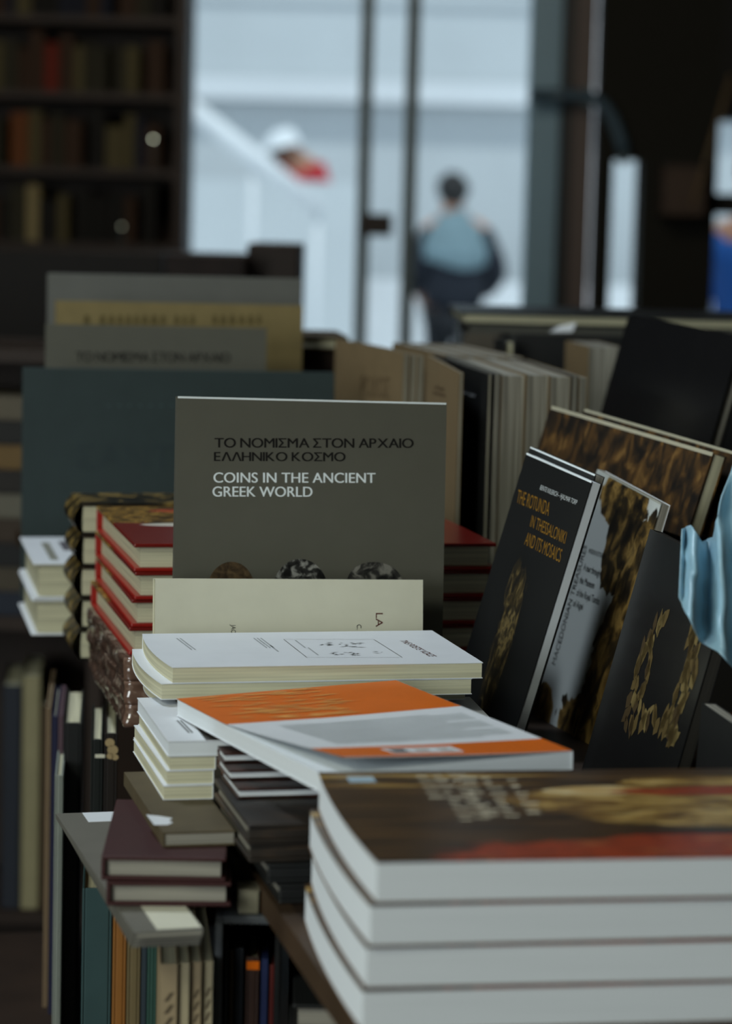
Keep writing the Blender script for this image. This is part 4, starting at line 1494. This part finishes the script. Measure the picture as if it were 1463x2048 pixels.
upright('brown upright book right of the tall cream spine', 83, 118, 1410, YL + 0.012, mat('umber_cloth', (72, 56, 38), 0.6), d=0.17, bottom=0.3535)
for i, (u0, u1, c) in enumerate(((4, 36, (84, 64, 44)), (37, 74, (92, 66, 40)), (75, 98, (120, 82, 36)), (99, 118, (70, 52, 40)))):
    upright(('leftmost', 'second', 'third', 'rightmost')[i] + ' brownish spine on the lowest shelf at the far left', u0, u1, 1955, YL + 0.01, mat(f'brownish_cloth_{i}', c, 0.6), d=0.16, bottom=0.0385)
zq = zs[2] + 0.018
fc = [((34, 40, 52), 'navy'), ((74, 66, 52), 'drab'), ((30, 30, 30), 'black'), ((62, 50, 38), 'brown'), ((104, 100, 86), 'grey cream'), ((40, 36, 32), 'umber'), ((110, 86, 48), 'golden'), ((34, 33, 31), 'charcoal'), ((96, 88, 72), 'pale drab')]
for i, (c, nm) in enumerate(fc):
    th_ = 0.033
    book('flat_book', f'{nm} book lying flat in the pile on the far left bookcase', (-0.62 + 0.004 * (i % 3), YL + 0.01, zq), (0, 0, 0), (0.20, 0.17, th_ - 0.0004), spine='-y', hard=True, cover=mat(f'far_pile_{i}', c, 0.6), page=PAPER_GREY('z'), group='far left flat pile')
    zq += th_

# ------------------------------------------------------------------ standing row of tan books, middle
ZR_ = H - 0.134
ROW1 = (0.035, 2.62)
PG = lambda ax: pages('shaded_pages', (166, 162, 146), ax, 0.3)  # shade on the middle row put into these two page colours
PDIM = lambda ax: pages('dim_pages', (164, 161, 149), ax, 0.34, 420)


def row_book(label, x, y, w_, d, top, cover, page_m, yaw=TYAW, hard=False, name='row_book', group=None):
    return book(name, label, (x, y, TZ), (yaw, 0, 0), (w_, d, top - TZ), t='x', spine='+y', hard=hard, cover=cover, page=page_m, front_side=-1, group=group)


r, M, cv = row_book('tan book with an island title, leftmost of the standing middle row', 0.0340, 2.62, 0.006, 0.285, ZR_, TAN, PG('x'), yaw=0.262)
F4 = lambda u, v, M=M: (lambda c: Vector((-0.0003, c.y, c.z)))(on_face(M, 0, 0, u, v))
lettering(cv, 'ΡΟΔΟΣ', F4(722, 792), F4(779, 797), F4(722, 752), mat('tan_brown_ink', (92, 74, 52), 0.6))
lettering(cv, '· · · · ·', F4(735, 735), F4(785, 741), F4(735, 727), mat('tan_brown_ink', (92, 74, 52), 0.6), name='small_print')
x = 0.0415
wl = ['second', 'third']
for i, w_ in enumerate((0.0065, 0.0065)):
    row_book(f'tan-edged book, {wl[i]} from the left of the standing middle row', x, 2.622, w_, 0.285, ZR_ - 0.002, TAN, PG('x'), yaw=0.262, group='tan standing books')
    x += w_ / math.cos(0.262) + 0.0006
# two covers fanned open towards the shopper
for lab, xa, ya, xb, yb, m in (('slim tan book fanned open in front of the middle row', 0.0575, 2.605, 0.0805, 2.300, TAN), ('slim black book fanned open right of the tan one', 0.0650, 2.605, 0.1060, 2.295, BLACK)):
    L1 = math.hypot(xb - xa, yb - ya)
    yaw = math.atan2(xb - xa, ya - yb)
    # local y runs away from the shopper, from (xb, yb) to (xa, ya)
    ang = math.atan2(-(xa - xb), ya - yb)
    r, M, cv = book('slim_book', lab, (xb, yb, TZ), (ang, 0, 0), (0.0038, L1, ZR_ - TZ), t='x', spine='+y', cover=m, page=PG('x'), front_side=-1)
    if m is BLACK:
        F5 = lambda u, v, M=M: (lambda c: Vector((-0.0003, c.y, c.z)))(on_face(M, 0, 0, u, v))
        bm = bmesh.new()
        for (u0, u1, v) in ((922, 934, 787), (938, 950, 792)):
            bm.faces.new([bm.verts.new(q) for q in (F5(u0, v), F5(u1, v + 2), F5(u1, v - 3), F5(u0, v - 6))])
        link('title_print', bm, INKGREY, cv)
    else:
        F6 = lambda u, v, M=M: (lambda c: Vector((-0.0003, c.y, c.z)))(on_face(M, 0, 0, u, v))
        bm = bmesh.new()
        for (u0, u1, v) in ((868, 888, 776), (866, 890, 788)):
            bm.faces.new([bm.verts.new(q) for q in (F6(u0, v), F6(u1, v + 6), F6(u1, v), F6(u0, v - 6))])
        link('title_print', bm, mat('tan_brown_ink', (92, 74, 52), 0.6), cv)
x = 0.1118
bl2 = ['first', 'second', 'third', 'fourth', 'fifth', 'rightmost']
for i, w_ in enumerate((0.0060, 0.0215, 0.0205, 0.0190, 0.0055, 0.0075)):
    row_book(f'thick pale-edged book, {bl2[i]} right of the slim black one in the middle row', x, 2.298, w_, 0.285, ZR_ - 0.001 * (i % 2), [CHAR, TAN, TAN, TAN, CHAR, TAN][i], PDIM('x'), yaw=0.13, group='pale-edged books of the middle row')
    x += w_ / math.cos(0.13) + 0.0006
# second pale row further back
x = 0.080
for i, w_ in enumerate((0.019, 0.020, 0.020, 0.016)):
    row_book(('leftmost', 'second', 'third', 'rightmost')[i] + ' pale book of the farther middle row', x, 2.640, w_, 0.25, ZR_ - 0.002, TAN, PDIM('x'), group='pale books of the farther row')
    x += w_ / math.cos(TYAW) + 0.0006

# ------------------------------------------------------------------ leaning covers at the right
GOLD = [(0.34, (32, 28, 22)), (0.45, (56, 46, 30)), (0.53, (104, 82, 44)), (0.62, (158, 128, 72)), (0.70, (66, 54, 36))]
RM = frame((0.0762, 2.0115, H - 0.3612), -1.1872, 0.2463, 0.0935) @ Matrix.Translation((0, 0, -0.036))
RWd, RTh, RHh = 0.1154, 0.0085, 0.2248
def rx(u, v):
    c = on_face(RM, 1, 0, u, v)
    return Vector((c.x, -0.0002, c.z))


def lay(fn, u, v, ru, rv, edge, stops, scale):
    c = fn(u, v)
    return ((c.x, 0.0, c.z), (ru, 1, rv), edge, stops, scale)


FAINT = [(0.40, (38, 36, 32)), (0.53, (62, 54, 38)), (0.62, (116, 100, 64)), (0.70, (48, 43, 34))]
ROTM = regions('black_cover_with_mosaic', (30, 31, 31), [
    lay(rx, 1003, 1290, 0.015, 0.062, 1.1, FAINT, (170, 10, 60)),
    lay(rx, 1012, 1265, 0.010, 0.020, 0.9, [(0.42, (60, 54, 42)), (0.56, (128, 112, 74)), (0.66, (70, 60, 44))], (260, 10, 120)),
    lay(rx, 1024, 1170, 0.009, 0.020, 1.2, FAINT, (260, 10, 90)),
], rough=0.40, spec=0.35)
rr_, _, rcv = book('guide_book', 'black guide to a rotunda, gold title, leaning right beside the grey catalogue', None, None, (RWd, RTh, RHh), t='y', spine='-x', cover=CHAR, front=ROTM, page=PAPER_WHITE('y'), front_side=-1, M=RM)


lettering(rcv, 'BENTE KIILERICH – HJALMAR TORP', rx(1079, 979), rx(1152, 1010), rx(1082, 970), mat('pale_ink', (190, 196, 196), 0.6))
for txt, a, b, c in (('THE ROTUNDA', (1032, 1005), (1096, 1032), (1037, 979)), ('IN THESSALONIKI', (1059, 1053), (1129, 1088), (1064, 1030)), ('AND ITS MOSAICS', (1048, 1089), (1119, 1125), (1054, 1064))):
    lettering(rcv, txt, rx(*a), rx(*b), rx(*c), INKGOLD)
# its twin just behind
RM2 = RM @ Matrix.Translation((-0.014, 0.0088, 0.0045))
_, _, rcv2 = book('guide_book', 'second black guide directly behind the gold-titled one', None, None, (RWd, RTh, RHh), t='y', spine='-x', cover=CHAR, page=PAPER_GREY('y'), front_side=-1, M=RM2)
MM = frame((0.1292, 2.0919, H - 0.43), -1.2900, 0.2327, 0.0904) @ Matrix.Translation((0, 0, CUT))
MW, MT, MH = 0.1380, 0.008, 0.2400 - CUT
def mx_(u, v):
    c = on_face(MM, 1, 0, u, v)
    return Vector((c.x, -0.0002, c.z))


MACM = regions('white_cover_with_gold', (196, 202, 198), [
    lay(mx_, 1247, 1000, 0.050, 0.026, 0.5, GOLD, (60, 20, 60)),
    lay(mx_, 1240, 1090, 0.030, 0.040, 0.7, GOLD, (70, 20, 50)),
    lay(mx_, 1262, 1180, 0.030, 0.060, 0.8, GOLD, (70, 20, 40)),
    lay(mx_, 1222, 1330, 0.042, 0.080, 0.8, GOLD, (70, 20, 40)),
    lay(mx_, 1180, 1490, 0.080, 0.036, 0.7, GOLD, (60, 20, 40)),
    lay(mx_, 1076, 1440, 0.026, 0.034, 0.7, GOLD, (60, 20, 40)),
], rough=0.38, spec=0.3)
mr, _, mcv = book('guide_book', 'white guide with gold leaf picture, leaning between the two black guides', None, None, (MW, MT, MH), t='y', spine='-x', cover=WHITE, front=MACM, page=PAPER_GREY('y'), front_side=-1, M=MM)


lettering(mcv, 'MACEDONIAN TREASURES', mx_(1110, 1331), mx_(1174, 1092), mx_(1103, 1327), INK)
for txt, a, b, c in (('ANGELIKI KOTTARIDI', (1176, 1105), (1208, 1118), (1178, 1096)), ('A tour through', (1166, 1140), (1198, 1154), (1169, 1126)), ('the Museum', (1158, 1166), (1187, 1178), (1161, 1152)),
                     ('of the Royal Tombs', (1152, 1191), (1197, 1210), (1155, 1177)), ('of Aigai', (1145, 1212), (1164, 1220), (1148, 1199))):
    lettering(mcv, txt, mx_(*a), mx_(*b), mx_(*c), INK)

WMX = frame((0.1533, 1.8341, H - 0.43), -1.3884, 0.2392, 0.0262) @ Matrix.Translation((0, 0, CUT))
WW, WT, WH = 0.190, 0.009, 0.2200 - CUT
BLACKGLOSS = mat('black_gloss_card', (26, 26, 27), 0.22, 0.5, coat=0.3)
wr_, _, wcv2 = book('guide_book', 'black guide with a gold wreath, nearest of the leaning guides', None, None, (WW, WT, WH), t='y', spine='-x', cover=BLACKGLOSS, page=pages('dark_edged_pages', (52, 50, 46), 'y'), front_side=-1, M=WMX)


def wx(u, v):
    c = on_face(WMX, 1, 0, u, v)
    return Vector((c.x, -0.0002, c.z))


bm = bmesh.new()
rnd = random.Random(21)
path = [(1318, 1240), (1308, 1275), (1296, 1310), (1284, 1345), (1276, 1380), (1268, 1410), (1262, 1440), (1290, 1435), (1318, 1440), (1334, 1455), (1350, 1430), (1362, 1400), (1374, 1360), (1380, 1330), (1388, 1290), (1386, 1270), (1338, 1478)]
for (u, v) in path:
    for k in range(5):
        c = wx(u + rnd.uniform(-12, 12), v + rnd.uniform(-14, 14))
        a = rnd.uniform(0.7, 2.4)
        l, w_ = rnd.uniform(0.006, 0.011), rnd.uniform(0.0032, 0.0060)
        d, q = Vector((math.cos(a), 0, math.sin(a))), Vector((-math.sin(a), 0, math.cos(a)))
        f = bm.faces.new([bm.verts.new(z_) for z_ in (c - d * l, c - d * l * 0.2 + q * w_, c + d * l * 0.6 + q * w_ * 0.6, c + d * l, c + d * l * 0.6 - q * w_ * 0.6, c - d * l * 0.2 - q * w_)])
        f.material_index = rnd.choice((0, 0, 1, 2))
link('wreath_print', bm, [mat('gold_print', (92, 76, 42), 0.6), mat('pale_gold_print', (118, 102, 62), 0.6), mat('deep_gold_print', (66, 52, 30), 0.6)], wcv2)

GM = frame((0.1410, 2.2500, H - 0.2261), -1.1173, 0.2763, 0.0689)
GW, GT, GH = 0.2589, 0.0136, 0.0709
GCOV = art('gold_leaf_cover', [(0.36, (30, 26, 22)), (0.48, (52, 40, 27)), (0.58, (86, 62, 34)), (0.66, (124, 94, 52)), (0.74, (60, 48, 34))], (80, 30, 40), 7, 0.45, offset=(3, 0, 2))
# the block that carries the gold-covered books
tag(box('riser_block', 0, 0.22, 0, 0.10, 0, (H - 0.2480) - TZ, mat('dark_riser_card', (44, 42, 38), 0.7), matrix=frame((0.158, 2.232, TZ), -1.1173), bevel=0.002), 'dark riser block under the leaning gold-covered landscape books', 'riser')
_, _, gcv = book('album', 'landscape book with a gold leaf cover, leaning above the guides', None, None, (GW, GT, GH), t='y', spine='-z', cover=GCOV, page=PAPER_CREAM('y'), front_side=-1, M=GM, board=0.0012, lip=0.001)
GM2 = GM @ Matrix.Translation((0.012, 0.026, 0.006))
_, _, gcv2 = book('album', 'second gold-covered landscape book directly behind the first', None, None, (GW, GT, GH), t='y', spine='-z', cover=GCOV, page=PAPER_CREAM('y'), front_side=-1, M=GM2, board=0.0012, lip=0.001)

BM_ = frame((0.1775, 2.620, H - 0.43), -1.3223, 0.2481, 0.0289) @ Matrix.Translation((0, 0, CUT))
BWd, BTh, BHh = 0.300, 0.013, 0.353 - CUT
bm = bmesh.new()
bk = empty('album', BM_, 'tall black album with rounded corners leaning at the far right', 'book')
for y0 in (0, BTh - 0.0025):
    rr = 0.012
    pts = []
    for (cx0, cz0, a0) in ((rr, rr, 180), (BWd - rr, rr, 270), (BWd - rr, BHh - rr, 0), (rr, BHh - rr, 90)):
        for k in range(7):
            t = math.radians(a0 + 15 * k)
            pts.append((cx0 + rr * math.cos(t), cz0 + rr * math.sin(t)))
    va = [bm.verts.new((x, y0, z)) for x, z in pts]
    vb = [bm.verts.new((x, y0 + 0.0025, z)) for x, z in pts]
    bm.faces.new(va)
    bm.faces.new(list(reversed(vb)))
    for k in range(len(pts)):
        bm.faces.new((va[k], va[(k + 1) % len(pts)], vb[(k + 1) % len(pts)], vb[k]))
link('cover', bm, BLACKGLOSS, bk)
box('page_block', 0.004, BWd - 0.004, 0.0025, BTh - 0.0025, 0.004, BHh - 0.004, PAPER_GREY('y'), bk)

# pale strips along some cover tops, standing in for bright page edges
def worn(parent, x0, x1, z, m, t=0.0013, y=-0.0003):
    bm = bmesh.new()
    seg_box(bm, x0, x1, y, 0.0004, z - t, z + 0.0001)
    return link('page_top_strip', bm, m, parent)


worn(rcv, 0.001, RWd, RHh, INKWHITE, 0.0014)
worn(rcv2, 0.001, RWd, RHh, INKWHITE, 0.0012)
worn(ccv, 0.0005, 0.2105, 0.2948 - CUT, INKWHITE, 0.0014)
worn(mcv, 0.03, MW, MH, mat('pale_edge', (170, 172, 160), 0.6), 0.0012)
worn(gcv, 0.002, GW, GH, mat('cream_edge', (176, 172, 150), 0.6), 0.0030)
worn(gcv2, 0.002, GW, GH, mat('cream_edge', (176, 172, 150), 0.6), 0.0022)

# dark lying and standing books at the back right
yb = 3.12
a = P(918, 665, yb)
tag(box('plinth', a.x + 0.004, a.x + 0.62, yb + 0.01, yb + 0.30, TZ, a.z - 0.0003, BLACK, bevel=0.003), 'black plinth under the flat books at the back right', 'plinth')
z1 = P(918, 648, yb).z
z2 = P(918, 623, yb).z
book('large_hardback', 'grey book lying flat second from the top at the back right', (a.x + 0.012, yb + 0.002, a.z), (0.02, 0, 0), (0.60, 0.28, z1 - a.z - 0.0003), spine='-y', hard=True, cover=GREY2, page=PAPER_GREY('z'))
book('large_hardback', 'black-covered book lying flat on top at the back right, pale page edge', (a.x, yb - 0.004, z1), (0.02, 0, 0), (0.62, 0.28, z2 - z1), spine='+y', hard=True, cover=BLACK, page=PAPER_CREAM('z'), board=0.0030, lip=0.006)
a, b = P(1005, 667, 2.93), P(1246, 667, 2.93)
r, M, cv = book('album', 'thick black hardback standing with a sliver of pale pages at the back right', (a.x + 0.014, 2.93, TZ), (0.05, 0.03, 0), (b.x - a.x - 0.014, 0.03, a.z - TZ), t='y', spine='+x', hard=True, cover=BLACK, page=PAPER_CREAM('y'), front_side=-1)
book('row_book', 'narrow book with cream fore-edge standing left of the thick black hardback', (P(1009, 680, 2.90).x, 2.90, TZ), (0.2, 0, 0), (0.0125, 0.05, P(1009, 680, 2.90).z - TZ), t='x', spine='+y', hard=True, cover=BLACK, page=PAPER_CREAM('x'))
a, b = P(1177, 693, 2.76), P(1246, 693, 2.76)
book('row_book', 'thick book with grey-cream fore-edge standing left of the tall black album', (a.x, 2.76, TZ), (0.12, 0, 0), (b.x - a.x, 0.13, a.z - TZ), t='x', spine='+y', hard=False, cover=TAN, page=PDIM('x'))
a = P(932, 668, 3.0)
book('row_book', 'brown-grey book standing at the left end of the back right row', (a.x, 3.0, TZ), (0.1, 0, 0), (P(1002, 668, 3.0).x - a.x, 0.03, a.z - TZ), t='y', spine='-x', hard=True, cover=mat('grey_brown_cloth', (84, 78, 68), 0.6), page=PAPER_GREY('y'))
pa, pb, pc, pd_ = P(1098, 664, 2.925), P(1144, 664, 2.925), P(1152, 645, 2.926), P(1118, 652, 2.926)  # white quad standing in for a bright highlight by the black cover
bm = bmesh.new()
fr = [bm.verts.new(p) for p in (pa, pb, pc, pd_)]
bk_ = [bm.verts.new(p + Vector((0, 0.0006, 0))) for p in (pa, pb, pc, pd_)]
bm.faces.new(fr)
bm.faces.new(list(reversed(bk_)))
for k in range(4):
    bm.faces.new((fr[k], fr[(k + 1) % 4], bk_[(k + 1) % 4], bk_[k]))
tag(link('highlight_patch', bm, WHITE), 'small white patch standing in for a highlight at the top of the thick black hardback', 'paper slip')
a = P(590, 678, 3.0)
book('row_book', 'cream book lying flat on the table between the grey hardback and the tan row', (a.x, 3.05, a.z - 0.014), (0.1, 0, 0), (0.062, 0.16, 0.016), spine='+x', hard=True, cover=mat('brown_card', (96, 82, 62), 0.6), page=PAPER_CREAM('z'))
tag(box('storage_box', a.x + 0.002, a.x + 0.06, 3.06, 3.2, TZ, a.z - 0.0145, DARKWOOD, bevel=0.002), 'dark box under the flat cream book beside the tan row', 'box')

# crumpled blue sheet standing for an unidentified blue shape at the right edge
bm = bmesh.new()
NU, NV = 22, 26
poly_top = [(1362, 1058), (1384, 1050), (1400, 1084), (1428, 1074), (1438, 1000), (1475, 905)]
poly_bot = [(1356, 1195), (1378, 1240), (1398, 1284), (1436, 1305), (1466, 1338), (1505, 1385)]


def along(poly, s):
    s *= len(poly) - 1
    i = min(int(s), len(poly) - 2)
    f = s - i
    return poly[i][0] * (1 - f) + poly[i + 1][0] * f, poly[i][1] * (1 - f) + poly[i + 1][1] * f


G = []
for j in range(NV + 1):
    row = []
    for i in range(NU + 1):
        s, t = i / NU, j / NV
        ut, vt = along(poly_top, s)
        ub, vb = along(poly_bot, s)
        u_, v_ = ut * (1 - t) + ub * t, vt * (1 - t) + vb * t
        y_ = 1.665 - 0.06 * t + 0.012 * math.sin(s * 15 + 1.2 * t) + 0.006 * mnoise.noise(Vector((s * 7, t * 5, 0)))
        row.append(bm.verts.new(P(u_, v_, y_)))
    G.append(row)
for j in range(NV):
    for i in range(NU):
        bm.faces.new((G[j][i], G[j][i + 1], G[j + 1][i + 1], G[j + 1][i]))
pl = link('blue_sheet', bm, mat('pale_blue_surface', (146, 184, 202), 0.35, 0.5, var=0.15, scale=30), smooth=True)
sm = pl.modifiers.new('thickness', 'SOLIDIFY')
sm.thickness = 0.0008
tag(pl, 'crumpled pale blue sheet hanging beside the black wreath guide', 'plastic sheet')
# last dark book at the lower right
book('guide_book', 'plain black book leaning at the right edge behind the front stack', None, None, (0.12, 0.009, 0.098), t='y', spine='-x', cover=BLACK, page=PAPER_GREY('y'), front_side=-1,
     M=frame((P(1384, 1500, 1.62).x, 1.62, TZ), -1.42, 0.05, 0.0))
bm = bmesh.new()
a = P(1436, 1446, 1.72)
tag(box('orange_bookmark', a.x, a.x + 0.02, 1.72, 1.7206, TZ, P(1436, 1424, 1.72).z, ORANGE), 'small orange card standing behind the plain black book at the right edge', 'card')
